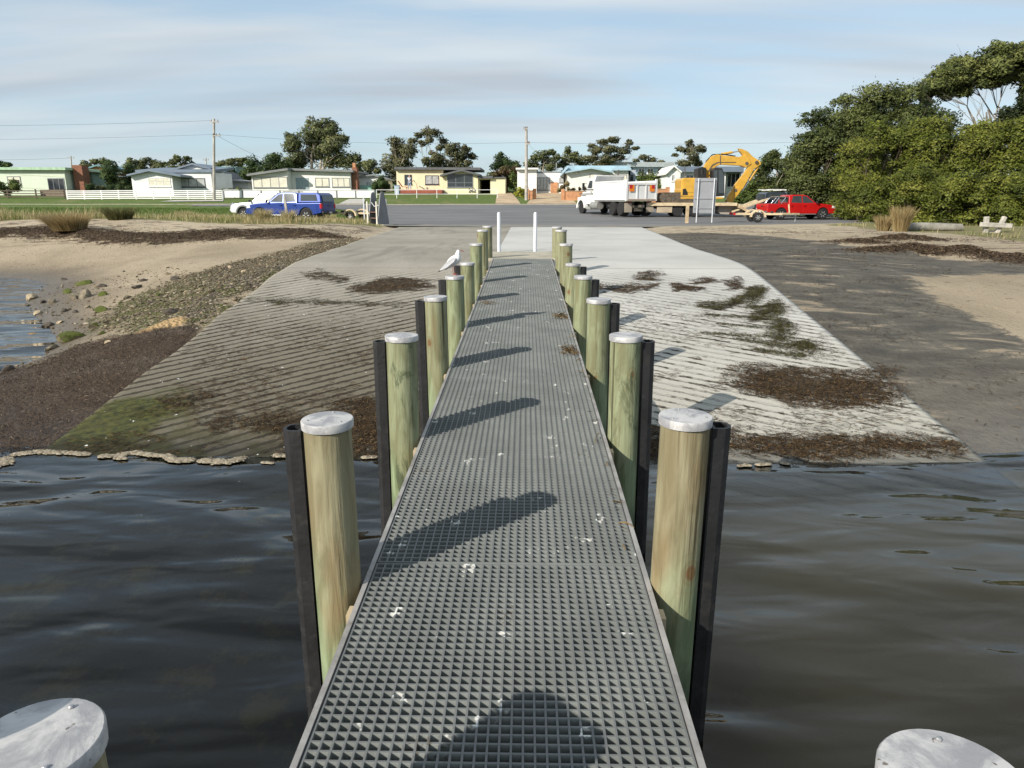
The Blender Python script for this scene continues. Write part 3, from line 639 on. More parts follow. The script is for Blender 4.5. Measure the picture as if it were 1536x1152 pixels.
# ---- loose strands: seaweed, debris
def strands(name, P, L, wd, mat, lift=.3, yaw=None, tint=None, parent=None):
    P = np.asarray(P, float); n = len(P); L = np.broadcast_to(L, n)*rng.uniform(.5, 1.3, n); yaw = rng.uniform(0, 2*np.pi, n) if yaw is None else yaw+rng.normal(0, .35, n)
    d = np.stack([np.cos(yaw), np.sin(yaw), np.zeros(n)], 1); s_ = np.stack([-np.sin(yaw), np.cos(yaw), np.zeros(n)], 1)
    bend = rng.normal(0, .35, n)[:,None]
    up = rng.uniform(0, lift, n)*L; rs = []
    tw = rng.uniform(-.8, .8, n)
    for t_, e in ((-.5, -.02), (-.12, 1), (.2, .8), (.5, -.02)):
        c = P+d*(L*t_)[:,None]+s_*(bend*(t_*t_)*L[:,None]*1.6); c[:,2] += up*e
        ww = (wd*(1-abs(t_)*1.2)); sz = s_*ww; sz = sz+np.array([0,0,1])*(ww*tw)[:,None]
        rs += [c-sz, c+sz]
    V = np.stack(rs, 1).reshape(-1, 3); b0 = (np.arange(n)*8)[:,None]
    F = np.concatenate([b0+np.array([[0,1,3,2]]), b0+np.array([[2,3,5,4]]), b0+np.array([[4,5,7,6]])])
    tt = np.repeat(rng.uniform(0, 1, n) if tint is None else tint, 8)
    return nmesh(name, V, F, mat, False, parent, {'tint': tt})
def tint_mat(name, ca, cb, cc=None, rough=.8, transl=0.0):
    m, nt, b, out = newmat(name); t = attr(nt, 'tint'); c = mixc(nt, t, ca, cb)
    if cc: c = mixc(nt, mr(nt, t, .86, .97), c, cc)
    setb(nt, b, col=c, rough=rough, spec=.25)
    if transl:
        tr = nd(nt, 'BsdfTranslucent', {'Color': c}).outputs[0]; mx = nd(nt, 'MixShader', {0: transl, 1: b.outputs[0], 2: tr}); nt.links.new(mx.outputs[0], out.inputs[0])
    return m
SW = tint_mat('brown_seaweed', (.014, .009, .005), (.085, .050, .020), (.16, .10, .045))
SWG = tint_mat('olive_seaweed', (.020, .018, .006), (.075, .068, .020), (.12, .10, .03))
WRK = tint_mat('dry_wrack', (.022, .014, .008), (.12, .080, .048), (.22, .16, .10))
def scatter(poly, n, soft=.0, fn=None):
    poly = np.array([p[:2] for p in poly]); lo = poly.min(0)-soft; hi = poly.max(0)+soft; out_ = []
    tot = 0
    while tot < n:
        q = rng.uniform(lo, hi, (n*3, 2)); s_ = sdf(poly, q[:,0], q[:,1])+(fbm(q[:,0]*3, q[:,1]*4.5, 8, 4)-.47)*2.4*max(soft, .22)
        q = q[s_ > rng.uniform(-soft, .0001, len(q))]; out_.append(q); tot += len(q)
        if len(q) == 0: break
    return np.concatenate(out_)[:n]
def onramp(q, dzv=.006): return np.stack([q[:,0], q[:,1], ramp_z(q[:,1])+dzv], 1)
def lumpy(q, h): return h*np.maximum(0, fbm(q[:,0]*2.6, q[:,1]*3.6, 5)-.3)*2
pts = []; ol = []
for i, (poly, n) in enumerate(zip(WEED, [1100, 800, 1000, 500, 700, 1800, 1200, 1000, 700, 10000, 9000, 700, 2800, 900, 4200, 1300, 800, 500, 350])):
    q = scatter(poly, n, .08 if i not in (9, 10) else .16); p = onramp(q); p[:,2] += lumpy(q, .055 if i not in (13,) else .02)
    (ol if i in (5, 6, 7, 8, 13) else pts).append(p)
stuff(strands('seaweed', np.concatenate(pts), .050, .0028, SW, .3), 'brown seaweed drifts left lying across both lanes of the ramp', 'seaweed')
wp = gpoly([(1040,452),(1150,462),(1180,480),(1215,520),(1200,540),(1120,508),(1060,478)]); q = scatter(wp, 4200, .1); kk_ = fbm(q[:,0]*1.1+q[:,1]*.55, q[:,1]*5.0+q[:,0]*2.7, 91, 3) > .50; ol.append(onramp(q[kk_]))
def trail(pxs, n, wid):
    P_ = np.array([ground(*p)[:2] for p in pxs]); sg_ = np.concatenate([[0], np.cumsum(np.linalg.norm(np.diff(P_, axis=0), axis=1))]); t_ = rng.uniform(0, sg_[-1], n)
    q = np.stack([np.interp(t_, sg_, P_[:,0]), np.interp(t_, sg_, P_[:,1])], 1)+rng.normal(0, 1, (n, 2))*(wid*(.3+1.4*vnoise(t_*2.3, t_*0+.7, 6)))[:,None]
    p = onramp(q); p[:,2] += .03*rng.random(n)*vnoise(t_*2.3, t_*0+.7, 6); return p
ol.append(trail([(1047,460),(1075,462),(1107,452),(1128,444),(1140,432),(1136,446),(1122,462),(1150,460),(1168,456),(1165,470),(1140,476),(1165,484),(1180,488),(1176,502),(1165,510),(1190,514),(1210,518),(1204,532)], 5200, .085))
for xa, ya, xb, yb in ((1060,472,1140,478),(1075,486,1165,494),(1050,500,1150,506),(1100,508,1180,520),(1130,524,1200,536)): ol.append(trail([(xa,ya),(xb,yb)], 420, .05))
sw_ = scatter(gpoly([(975,560),(1060,551),(1140,556),(1120,592),(1040,590),(975,585)]), 3800, .1); pts.append(onramp(sw_[fbm(sw_[:,0]*1.6, sw_[:,1]*4, 95, 3) > .46]))
sw_ = scatter(gpoly([(975,610),(1080,612),(1200,640),(1330,655),(1250,660),(1100,652),(975,655)]), 3600, .1); pts.append(onramp(sw_[fbm(sw_[:,0]*1.4+sw_[:,1]*.7, sw_[:,1]*4.5, 97, 3) > .52]))
pts.append(trail([(893,432),(930,435),(965,436),(992,430)], 1100, .07)); pts.append(trail([(1003,427),(1025,428),(1035,434),(1052,435)], 700, .06)); pts.append(trail([(955,410),(975,408),(985,416),(960,420),(990,421)], 700, .06))
stuff(strands('seaweed', np.concatenate(ol), .055, .0028, SWG, .25), 'olive seaweed trails strewn down the pale concrete lane', 'seaweed')
# thin scattered bits caught in the grooves of both lanes
q = np.stack([rng.uniform(.5, 4.3, 10000), 6.4+6.2*rng.beta(1.1, 2.0, 10000)], 1); k = fbm(q[:,0]*1.8, q[:,1]*2.6, 31, 4) > .455; q = q[k]
yv = np.where(rng.random(len(q)) < .8, -R(29), rng.uniform(0, 6, len(q)))
q2 = np.stack([rng.uniform(-4.6, -1.0, 9500), 6.4+5*rng.beta(1.0, 2.2, 9500)], 1); k = fbm(q2[:,0]*1.8, q2[:,1]*2.6, 77, 4) > .45; q2 = q2[k]
yv2 = np.where(rng.random(len(q2)) < .8, R(38), rng.uniform(0, 6, len(q2)))
stuff(strands('seaweed_scraps', onramp(np.concatenate([q, q2]), .004), .075, .0028, SW, .15, np.concatenate([yv, yv2])), 'fine dark seaweed scraps caught along the grooves of the ramp', 'seaweed')
# mound left of the ramp
q = scatter(P_mound, 20000, .15); p = np.stack([q[:,0], q[:,1], H(q[:,0], q[:,1])+.006+lumpy(q, .03)], 1)
stuff(strands('seaweed_mound', p, .045, .0028, tint_mat('mound_seaweed', (.016, .011, .007), (.088, .058, .036), (.22, .165, .11)), .5), 'mat of reddish brown seaweed piled beside the left ramp edge', 'seaweed')
# bank of wrack along the left beach, lumps on the right beach
n = 26000; x = rng.uniform(-40, -6.4, n); yb = 26.8+1.0*np.sin(x*.23)+.5*np.sin(x*.61+1); y = yb+rng.normal(0, .34, n)-.05
q = np.stack([x, y], 1); ex = []
for lx, ly, lr, lh in LUMPS: ex.append(np.stack([rng.normal(lx, lr*.5, 1300), rng.normal(ly, lr*.34, 1300)], 1))
n2 = 5000; x2 = rng.uniform(8, 27, n2); y2 = np.interp(x2, [8, 13, 20, 27], [31, 25, 22, 21])+rng.normal(0, 2.4, n2); k = fbm(x2*.7, y2*1.3, 44, 4) > .50
ex.append(np.stack([x2[k], y2[k]], 1))
n3 = 6000; x3 = rng.uniform(-38, -6.5, n3); y3 = 26.8+rng.uniform(.3, 2.8, n3); k = fbm(x3*.5, y3*1.2, 49, 4) > .49; ex.append(np.stack([x3[k], y3[k]], 1))
q = np.concatenate([q]+ex); p = np.stack([q[:,0], q[:,1], H(q[:,0], q[:,1])+.01], 1)
stuff(strands('wrack', p, .11, .007, WRK, .35), 'dry brown sea wrack heaped along the top of both beaches', 'wrack')
q = scatter(P_dark, 7000, .2); kk_ = fbm(q[:,0]*.8, q[:,1]*1.4, 93, 4) > .47; q = q[kk_]; stuff(strands('weed_litter', np.stack([q[:,0], q[:,1], H(q[:,0], q[:,1])+.006], 1), .07, .004, SW, .35), 'fine dark weed litter spread over the grey sand right of the ramp', 'litter')
# debris on the grating
q = np.concatenate([np.stack([rng.normal(JX+.52, .05, 110), rng.normal(y_, .10, 110)], 1) for y_ in (6.9, 8.7)]+[np.stack([rng.normal(JX+.57, .015, 40), rng.uniform(3, 9.5, 40)], 1), np.stack([rng.normal(JX-.45, .08, 50), rng.normal(9.6, .1, 50)], 1)])
q = q[np.abs(q[:,0]-JX) < .60]
stuff(strands('weed_debris', np.stack([q[:,0], q[:,1], dz(q[:,1])+.004], 1), .07, .004, tint_mat('weed_debris', (.05, .03, .012), (.20, .13, .05)), .4), 'tufts of dry brown weed along the right edge of the grating', 'debris')

# ---- sea foam at the waterline
m, nt, b, out = newmat('sea_foam'); n_ = noise(nt, wpos(nt), 30, 5, .7)
setb(nt, b, col=mixc(nt, mr(nt, n_, .3, .7), (.12, .095, .062), (.38, .33, .245)), rough=.8, nrm=bump(nt, n_, .015)); FOAM = m
def foamline(pxs, wid, n=900):
    n *= 5; wid *= .55
    V = []; F = []
    P_ = np.array([ray(*p) for p in pxs]); P_ = EYE+P_*(-(EYE[2]-.012)/P_[:,2])[:,None]
    seg = np.concatenate([[0], np.cumsum(np.linalg.norm(np.diff(P_, axis=0), axis=1))])
    t_ = rng.uniform(0, seg[-1], n); C = np.stack([np.interp(t_, seg, P_[:,i]) for i in range(3)], 1)
    ww = wid*(.35+1.3*vnoise(t_*3.1, t_*0+.5, 4)); C[:,:2] += rng.normal(0, 1, (n, 2))*(ww*.38)[:,None]
    r = rng.gamma(2.2, .0024, n)*(.6+.6*ww/wid)+.003; gp = fbm(t_*4.2, t_*0+2.5, 14, 3) > .34; C = C[gp]; ww = ww[gp]; r = r[gp]; n = len(r)
    th_ = np.linspace(0, 2*np.pi, 7)[:-1]
    rings = [C+np.stack([r*1.0*0, r*0, r*.40], 1)]
    for ph, zz in ((.75, .45), (1.0, .0)):
        for a in th_: rings.append(C+np.stack([r*ph*np.cos(a)*1.35, r*ph*np.sin(a), r*zz*.7-.004], 1))
    V = np.stack(rings, 1).reshape(-1, 3); b0 = (np.arange(n)*13)[:,None]
    F = np.concatenate([b0+np.array([[0, 1+k, 1+(k+1)%6]]) for k in range(6)]+[b0+np.array([[1+k, 7+k, 7+(k+1)%6]]) for k in range(6)]+[b0+np.array([[1+k, 7+(k+1)%6, 1+(k+1)%6]]) for k in range(6)])
    return V, F
fl = [foamline([(-30,702),(0,693),(18,681),(60,677),(110,679),(145,682),(165,684),(200,678),(228,682),(250,683),(262,690),(300,690),(345,692),(365,686),(420,682),(440,684)], .075, 3600), foamline([(548,685),(585,685)], .05, 160),
      foamline([(175,686),(190,687)], .04, 120), foamline([(395,693),(408,694)], .03, 60), foamline([(-30,705),(0,697),(12,690)], .12, 300), foamline([(1456,648),(1478,650)], .10, 260), foamline([(1110,698),(1180,694)], .04, 160)]
o = 0; Vs = []; Fs = []
for V, F in fl: Vs.append(V); Fs.append(F+o); o += len(V)
stuff(nmesh('sea_foam', np.concatenate(Vs), np.concatenate(Fs), FOAM, True), 'line of beige sea foam along the water edge of the ramp', 'foam')

# ---- rocks
def rock_mesh(seed, flat=.6):
    bm = bmesh.new(); bmesh.ops.create_icosphere(bm, subdivisions=2, radius=1.0); r_ = random.Random(seed)
    pl = []
    for k in range(9):
        v = Vector((r_.gauss(0,1), r_.gauss(0,1), r_.gauss(0,1))).normalized(); pl.append((v, r_.uniform(.45, .85)))
    for v in bm.verts:
        for nrm, d in pl:
            t = v.co.dot(nrm)
            if t > d: v.co -= nrm*(t-d)
        v.co.z *= flat; v.co *= 1+r_.uniform(-.03, .03)
    me = bpy.data.meshes.new('rock'); bm.to_mesh(me); bm.free(); return me
def rock_mat(name, base, moss, mossamt):
    m, nt, b, out = newmat(name); v = wpos(nt); n1 = noise(nt, v, 7, 6, .65); n2 = noise(nt, v, 2.5, 4)
    c = mixc(nt, mr(nt, n1, .3, .7), [x*.55 for x in base], [x*1.25 for x in base])
    up = nd(nt, 'SeparateXYZ', {0: nd(nt, 'NewGeometry').outputs['Normal']}).outputs[2]
    mo = mr(nt, ma(nt, 'ADD', ma(nt, 'MULTIPLY', up, .5), ma(nt, 'ADD', n2, mossamt-.5)), .55, .75)
    c = mixc(nt, mo, c, mixc(nt, n1, [x*.5 for x in moss], [x*1.4 for x in moss]))
    setb(nt, b, col=c, rough=.85, nrm=bump(nt, n1, .03)); return m
RM = {'moss': rock_mat('mossy_rock', (.13,.105,.07), (.068,.082,.010), .55), 'mid': rock_mat('weedy_rock', (.20,.165,.115), (.09,.10,.02), .12), 'tan': rock_mat('tan_rock', (.36,.29,.19), (.2,.18,.08), -.2), 'dark': rock_mat('dark_rock', (.07,.058,.045), (.06,.06,.02), -.1), 'ochre': rock_mat('ochre_rock', (.26,.16,.06), (.1,.1,.02), -.1)}
rmesh = [rock_mesh(k, random.uniform(.45, .75)) for k in range(8)]
RK = [ # px, py (base), half-width px, kind, label
 (123,428,12,'moss','green mossed upright boulder at the back of the rocks on the left sand'), (104,512,18,'moss','bright green flat-topped mossy rock beside the brown seaweed mat'),
 (42,450,12,'tan','pale tan boulder at the edge of the shallow pool'), (100,440,9,'moss','small green rock just in front of the upright mossy boulder'),
 (125,447,12,'mid','low olive slab lying below the upright mossy boulder'), (48,506,10,'ochre','orange brown rock at the pool edge'), (152,444,8,'moss','green rock right of the olive slab'),
 (10,558,11,'dark','dark wet rock at the left frame edge by the pool'), (258,472,14,'dark','dark flat rock above the orange sand patch'), (75,455,8,'mid',None), (62,455,6,'dark',None), (95,468,6,'dark',None), (150,468,9,'moss',None),
 (168,470,8,'mid',None), (205,433,8,'dark',None), (220,436,6,'mid',None), (190,448,7,'mid',None), (55,472,8,'tan',None), (33,484,5,'tan',None), (5,484,5,'ochre',None), (70,490,8,'dark',None), (88,485,6,'tan',None), (140,492,9,'moss',None), (152,502,6,'moss',None),
 (20,460,4,'dark',None), (5,461,3,'dark',None), (22,468,5,'dark',None), (15,511,7,'mid',None), (75,525,10,'mid',None), (42,532,6,'dark',None), (130,462,5,'mid',None), (110,450,8,'mid',None), (215,422,6,'dark',None), (153,431,7,'dark',None),
 (250,413,5,'tan',None), (262,420,6,'dark',None), (185,408,3,'dark',None), (95,420,5,'dark',None), (160,515,5,'tan',None), (112,470,5,'dark',None), (180,455,5,'moss',None), (235,445,6,'moss',None), (200,462,6,'mid',None), (225,455,5,'dark',None), (345,402,5,'tan',None), (365,408,5,'tan',None), (300,430,5,'mid',None), (280,440,5,'tan',None), (25,524,5,'mid',None)]
for i, (px, py, hw, kind, lab) in enumerate(RK):
    q = ground(px, py); zc = (q[1])*1.02; r = 1.25*hw*zc/FPX
    o = link(bpy.data.objects.new('rock', rmesh[i % 8].copy() if kind else None)); o.data.materials.append(RM[kind]); o.location = (q[0], q[1]+r*.4, hz(q[0], q[1])+r*.12)
    o.scale = (r, r*random.uniform(.7, 1), r*random.uniform(.75, 1.1)); o.rotation_euler = (random.uniform(-.2,.2), random.uniform(-.2,.2), random.uniform(0, 6.3))
    kd = {'moss':'green mossy', 'mid':'olive brown weedy', 'tan':'pale tan', 'dark':'dark brown', 'ochre':'orange brown'}[kind]
    tag(o, lab or f'small {kd} stone lying among the rocks on the left beach', 'rock', 'stones scattered on the left beach')
# pebbles on the bank (uncountable)
q = np.concatenate([scatter(P_peb, 8000, .3), scatter(P_rocky, 1300, .3)]); q = q[sdf(P_sandp, q[:,0], q[:,1]) < -.05]; zz = H(q[:,0], q[:,1]); n = len(q); r = rng.gamma(1.6, .0062, n)+.006
ico = bmesh.new(); bmesh.ops.create_icosphere(ico, subdivisions=1, radius=1); iv = np.array([v.co[:] for v in ico.verts]); fi = np.array([[v.index for v in f.verts] for f in ico.faces]); ico.free()
V = (iv[None]*rng.uniform(.6, 1.15, (n, len(iv), 1)))*(r[:,None]*rng.uniform(.6, 1.3, (n, 3)))[:,None,:]*np.array([1.2,1,.6]); V = V+np.stack([q[:,0], q[:,1], zz+r*.25], 1)[:,None]
F = (fi[None]+(np.arange(n)*len(iv))[:,None,None]).reshape(-1, 3)
stuff(nmesh('pebbles', V.reshape(-1,3), F, tint_mat('pebbles', (.050,.039,.023), (.20,.16,.105), (.33,.28,.21), .9), False, None, {'tint': np.repeat(rng.uniform(0,1,n), len(iv))}), 'loose brown pebbles banked along the left edge of the ramp', 'pebbles')
# ================================================================== VEGETATION
LG = 1.5
def leaf_mat(name, dark, mid, light, transl=.30, crownm=True):
    if crownm: dark, mid, light = [[min(.6, x*LG) for x in q] for q in (dark, mid, light)]
    m, nt, b, out = newmat(name); t = attr(nt, 'tint')
    c = mixc(nt, mr(nt, t, 0, .5, t='LINEAR'), dark, mid); c = mixc(nt, mr(nt, t, .5, 1, t='LINEAR'), c, light)
    setb(nt, b, col=c, rough=.6, spec=.25)
    if crownm:      # leaves of a clump share most of the clump's rounded normal, as massed foliage does
        cn = nd(nt, 'Attribute', attribute_name='cn').outputs['Vector']; g_ = nd(nt, 'NewGeometry').outputs['Normal']
        nn = nd(nt, 'VectorMath', {0: nd(nt, 'VectorMath', {0: nd(nt, 'VectorMath', {0: cn, 3: .80}, operation='SCALE').outputs[0], 1: nd(nt, 'VectorMath', {0: g_, 3: .22}, operation='SCALE').outputs[0]}, operation='ADD').outputs[0]}, operation='NORMALIZE').outputs[0]
        setb(nt, b, nrm=nn)
    tr = nd(nt, 'BsdfTranslucent', {'Color': c}).outputs[0]; mx = nd(nt, 'MixShader', {0: transl, 1: b.outputs[0], 2: tr}); nt.links.new(mx.outputs[0], out.inputs[0])
    return m
L_GUM = leaf_mat('gum_leaves', (.040,.052,.022), (.092,.108,.042), (.165,.172,.075))
L_GUMB = leaf_mat('bronze_gum_leaves', (.046,.050,.025), (.104,.106,.052), (.185,.178,.098))
L_DARK = leaf_mat('dark_leaves', (.018,.034,.012), (.040,.066,.020), (.085,.115,.036))
L_OLIVE = leaf_mat('olive_shrub_leaves', (.034,.048,.007), (.090,.108,.016), (.175,.180,.036))
L_TEA = leaf_mat('tea_tree_leaves', (.026,.039,.012), (.064,.082,.024), (.130,.145,.047))
L_LIME = leaf_mat('lime_leaves', (.10,.11,.01), (.26,.26,.03), (.42,.40,.07))
L_RED = leaf_mat('reddish_leaves', (.040,.026,.014), (.085,.055,.026), (.10,.095,.04))
L_MID = leaf_mat('mid_leaves', (.035,.058,.014), (.075,.105,.024), (.13,.155,.045))
BARK = pm('pale_bark', (.38,.33,.27), .85, 0, .35, 2.5, .01, 20, dirt=(.16,.13,.10)); BARKD = pm('dark_bark', (.13,.10,.075), .9, 0, .35, 3, .01, 20)
def leaves(C, Rr, leaf, dens, flat=.8, dome=False):
    """leaf quads scattered through the outer part of a set of clumps"""
    Ps = []; T = []; Ns = []
    for c, r in zip(C, Rr):
        n = int(dens*(r/leaf)**2)+20
        d = rng.normal(0, 1, (n, 3)); d /= np.linalg.norm(d, axis=1)[:,None]
        if dome: d[:,2] = np.where(d[:,2] < -.25, -d[:,2], d[:,2])
        lump = 1+.28*np.sin(d[:,0]*5+c[0])*np.sin(d[:,1]*5+c[1]*2)+.22*np.sin(d[:,2]*7+c[0]*3)
        q = d*(r*lump*rng.uniform(.45, 1.05, n)**.6)[:,None]; q[:,2] *= flat
        q *= np.where(rng.random(n) < .10, rng.uniform(1, 1.3, n), 1)[:,None]
        Ps.append(c+q); Ns.append(d+np.array([0,0,.25])); T.append(np.clip(rng.normal(.5, .17, n)+rng.normal(0, .20)+.06*d[:,2], 0, 1))
    P = np.concatenate(Ps); T = np.concatenate(T); n = len(P); Nn = np.concatenate(Ns); Nn /= np.linalg.norm(Nn, axis=1)[:,None]
    a = rng.normal(0, 1, (n, 3)); a[:,2] *= .6; a /= np.linalg.norm(a, axis=1)[:,None]
    b_ = rng.normal(0, 1, (n, 3)); b_ -= a*(a*b_).sum(1)[:,None]; b_ /= np.linalg.norm(b_, axis=1)[:,None]
    s = leaf*rng.uniform(.5, 1.15, n)[:,None]
    V = np.stack([P-a*s, P-b_*s*.42, P+a*s, P+b_*s*.42], 1).reshape(-1, 3)
    return V, np.arange(4*n).reshape(-1, 4), np.repeat(T, 4), np.repeat(Nn, 4, 0)
def crown(parent, C, Rr, leaf, dens, mat, flat=.8, name='crown', dome=False):
    V, F, T, Nn = leaves(C, Rr, leaf, dens, flat, dome); return nmesh(name, V, F, mat, False, parent, {'tint': T, 'cn': Nn}, tuple(parent.location))
def limbs(parent, base, C, Rr, r0, bark, fork=.4, spread=.5, name='trunk', stems=1):
    mb = MB(); base = np.array(base); mean = C.mean(0)
    for s_ in range(stems):
        ctr = C[s_::stems]; bs = base+np.array([(s_-(stems-1)/2)*spread, 0, -.3]); mid = bs+(ctr.mean(0)-bs)*fork; mid[:2] = bs[:2]+(mid[:2]-bs[:2])*.5
        k = r0*(1 if stems == 1 else .75); top = mid+(ctr.mean(0)-mid)*.6
        mb.tube([bs, bs+(mid-bs)*.5+rng.normal(0, .05, 3), mid, top], [k, k*.85, k*.65, k*.3], 8)
        for c, r in zip(ctr, Rr[s_::stems]):
            st = mid+(top-mid)*rng.uniform(0, .7); e = c-np.array([0, 0, r*.15]); m1 = st+(e-st)*.5+rng.normal(0, .10, 3)*np.linalg.norm(e-st); m1[2] += .05*np.linalg.norm(e-st)
            kk = max(.02, min(k*.5, r*.06)); h1 = (st+m1)/2+rng.normal(0, .05, 3)*np.linalg.norm(e-st); h2 = (m1+e)/2+rng.normal(0, .05, 3)*np.linalg.norm(e-st); mb.tube([st, h1, m1, h2, e], [kk, kk*.85, kk*.7, kk*.5, kk*.3], 5)
            for _ in range(3):
                e2 = c+rng.normal(0, .55, 3)*r; mb.tube([m1, (m1+e2)/2+rng.normal(0,.06,3)*r, e2], [kk*.5, kk*.35, kk*.15], 4)
    return mb.build(name, bark, parent, origin=tuple(parent.location), smooth=True)
def tree(name, label, Y, base_px, clumps, leafm, bark, leaf=.34, dens=11, r0=.3, flat=.75, depth=.7, group=None, stems=1, fork=.4, cat='tree', sub=4, lim=5):
    b0 = at_y(base_px, 285, Y); bz = hz(b0[0], Y); C = []; Rr = []
    for (x, y, r) in clumps:
        p = at_y(x, y, Y); rm = r*np.linalg.norm((p-EYE))/FPX*.97
        yo = rng.uniform(-1, 1)*depth*rm*1.6
        for k in range(sub+1):      # break every clump into a few smaller uneven ones
            o = rng.normal(0, 1, 3); o /= np.linalg.norm(o); o *= rm*rng.uniform(.4, .75); o[2] *= flat
            C.append(p+np.array([0, yo, 0])+o); Rr.append(rm*rng.uniform(.52, .80))
    C = np.array(C); Rr = np.array(Rr); t = thing(name, label, cat, (b0[0], Y, bz), 0, group)
    crown(t, C, Rr, leaf*.62, dens*1.05, leafm, flat)
    limbs(t, (b0[0], Y, bz), C[::lim], Rr[::lim], r0, bark, fork, stems=stems)
    return t
tree('gum_tree', 'tall spreading gum tree with pale forked trunk behind the cream house', 112, 474,
 [(460,203,20),(490,196,18),(445,222,17),(505,220,18),(522,240,15),(475,222,18),(433,206,9),(534,236,9),(470,186,12),(492,186,11),(452,240,16),(500,240,14),(480,206,16),(513,208,9),(535,250,8),(440,247,12)], L_GUM, BARK, .36, 12, .55, .8, stems=3)
tree('hedge_tree', 'dark rounded evergreen left of the tall gum behind the cream house', 106, 395, [(402,240,14),(416,246,13),(384,252,13),(366,262,13),(428,250,12),(350,272,11),(400,262,14),(372,278,12),(345,258,7)], L_DARK, BARKD, .34, 13, .3, .9)
tree('gum_tree', 'small grey green tree right of the tall gum behind the shed', 125, 552, [(545,246,8),(558,248,9),(552,256,9),(540,258,7),(566,256,7)], L_GUM, BARK, .38, 11, .2)
tree('gum_tree', 'left bushy gum of the three behind the yellow house', 116, 600, [(600,222,15),(588,238,14),(612,228,14),(584,254,12),(608,246,14),(592,214,9),(580,270,12),(620,214,7),(596,268,14),(580,284,9)], L_GUMB, BARK, .38, 11, .4)
tree('gum_tree', 'tallest open-crowned gum with bare pale limbs behind the yellow house', 122, 645, [(638,198,9),(652,200,9),(626,202,6),(664,210,7),(645,212,7),(670,220,5),(634,214,6),(660,222,7),(648,230,6),(642,243,9),(660,245,8)], L_GUMB, BARK, .34, 9, .35, .7, stems=2, fork=.3, sub=5)
tree('gum_tree', 'right bushy gum of the three behind the yellow house', 117, 688, [(680,226,13),(694,232,12),(662,238,12),(708,234,7),(686,246,13),(672,250,11),(704,246,7),(700,222,6),(652,252,10)], L_GUMB, BARK, .38, 11, .35)
tree('shrub_tree', 'dark topped tree right of the yellow house', 104, 755, [(752,238,9),(765,246,10),(744,250,10),(775,250,8),(757,256,11),(738,262,9),(751,231,4),(782,262,8)], L_DARK, BARKD, .32, 12, .25)
tree('shrub_tree', 'reddish brown bush tree hanging over the yellow house carport', 96, 760, [(755,258,10),(768,262,10),(744,266,9),(776,256,8),(762,272,9),(748,278,6),(784,268,6)], L_RED, BARKD, .28, 13, .2)
tree('garden_bush', 'rounded green bush between the yellow house and the center power pole', 92, 778, [(774,266,8),(784,264,7),(778,276,9),(787,276,7),(770,280,6)], L_MID, BARKD, .22, 14, .12, .9, cat='bush')
tree('garden_bush', 'bright lime yellow bush at the foot of the center power pole', 84, 781, [(779,284,5),(786,287,5),(775,290,4),(783,293,5),(789,282,3)], L_LIME, BARKD, .16, 16, .06, .9, cat='bush')
tree('gum_tree', 'broad leafy gums behind the flat roofed white house, left crown', 126, 815, [(812,232,10),(825,228,7),(802,240,9),(818,244,10),(834,238,7),(800,252,9),(792,246,6),(826,252,9)], L_GUM, BARK, .40, 10, .35)
tree('gum_tree', 'gum with drooping crown between the white house roofs', 128, 858, [(850,228,7),(864,228,7),(845,240,9),(868,240,9),(857,236,8),(876,246,8),(852,252,9),(870,256,8),(838,248,7)], L_GUM, BARK, .40, 10, .3)
tree('gum_tree', 'flat layered gum behind the blue roofed white house', 124, 915, [(913,224,12.2),(895,226,10.8),(936,226,10.8),(920,211,8.1),(904,214,8.1),(944,213,6.8),(885,238,12.2),(910,238,12.2),(930,236,10.8),(889,220,6.8),(900,246,10.8),(952,222,5.4)], L_GUMB, BARK, .36, 10, .35, .5, stems=2, fork=.35, sub=5)
tree('gum_tree', 'low grey gums above the far blue house', 150, 975, [(966,238,8),(980,240,7),(992,244,6),(956,242,6),(972,246,7)], L_GUMB, BARK, .45, 9, .3, .55)
tree('gum_tree', 'small airy gum behind the grey roofed white house', 122, 1034, [(1036,216,8.1),(1024,224,8.1),(1048,224,8.1),(1034,228,8.1),(1014,232,4.1),(1055,226,4.1),(1038,238,10.8),(1026,244,9.5),(1045,245,9.5),(1034,212,4.1)], L_GUMB, BARK, .34, 9, .25, .6, stems=2, fork=.35, sub=5)
tree('shrub_tree', 'tall green tree behind the excavator bucket', 80, 1157, [(1160,238,14),(1148,252,15),(1174,248,13),(1140,272,15),(1168,272,15),(1184,262,12),(1156,290,15),(1182,284,14),(1165,230,8),(1186,244,8),(1135,292,14),(1200,290,13),(1196,270,10),(1204,300,10)], L_TEA, BARK, .24, 14, .25, .85)
tree('shrub_tree', 'leafy bush right of the excavator arm', 76, 1130, [(1120,286,11),(1132,292,11),(1110,298,9),(1142,300,10),(1124,302,10),(1128,278,8)], L_MID, BARKD, .22, 14, .15, .85)
tree('garden_bush', 'green bush behind the tipper truck tray', 88, 975, [(966,268,10),(980,268,10),(972,278,11),(990,278,9),(960,282,8),(984,288,10)], L_MID, BARKD, .24, 14, .15, .9, cat='bush')
tree('garden_bush', 'clipped round bush left of the yellow house', 90, 571, [(566,276,7),(576,276,7),(571,270,6),(571,281,8),(562,281,5),(580,281,5)], L_DARK, BARKD, .18, 18, .1, .9, cat='bush')
tree('shrub_tree', 'dark bushy tree between the pale green and white houses', 92, 185, [(180,260,13),(190,248,9),(194,266,12),(174,272,10),(186,280,12),(172,286,9),(199,280,8)], L_DARK, BARKD, .28, 13, .25, .9)
tree('gum_tree', 'low gum crowns behind the orange brick house', 140, 145, [(130,246,6),(142,244,6),(153,243,6),(160,246,5),(136,252,7)], L_GUM, BARK, .45, 10, .25, .7)
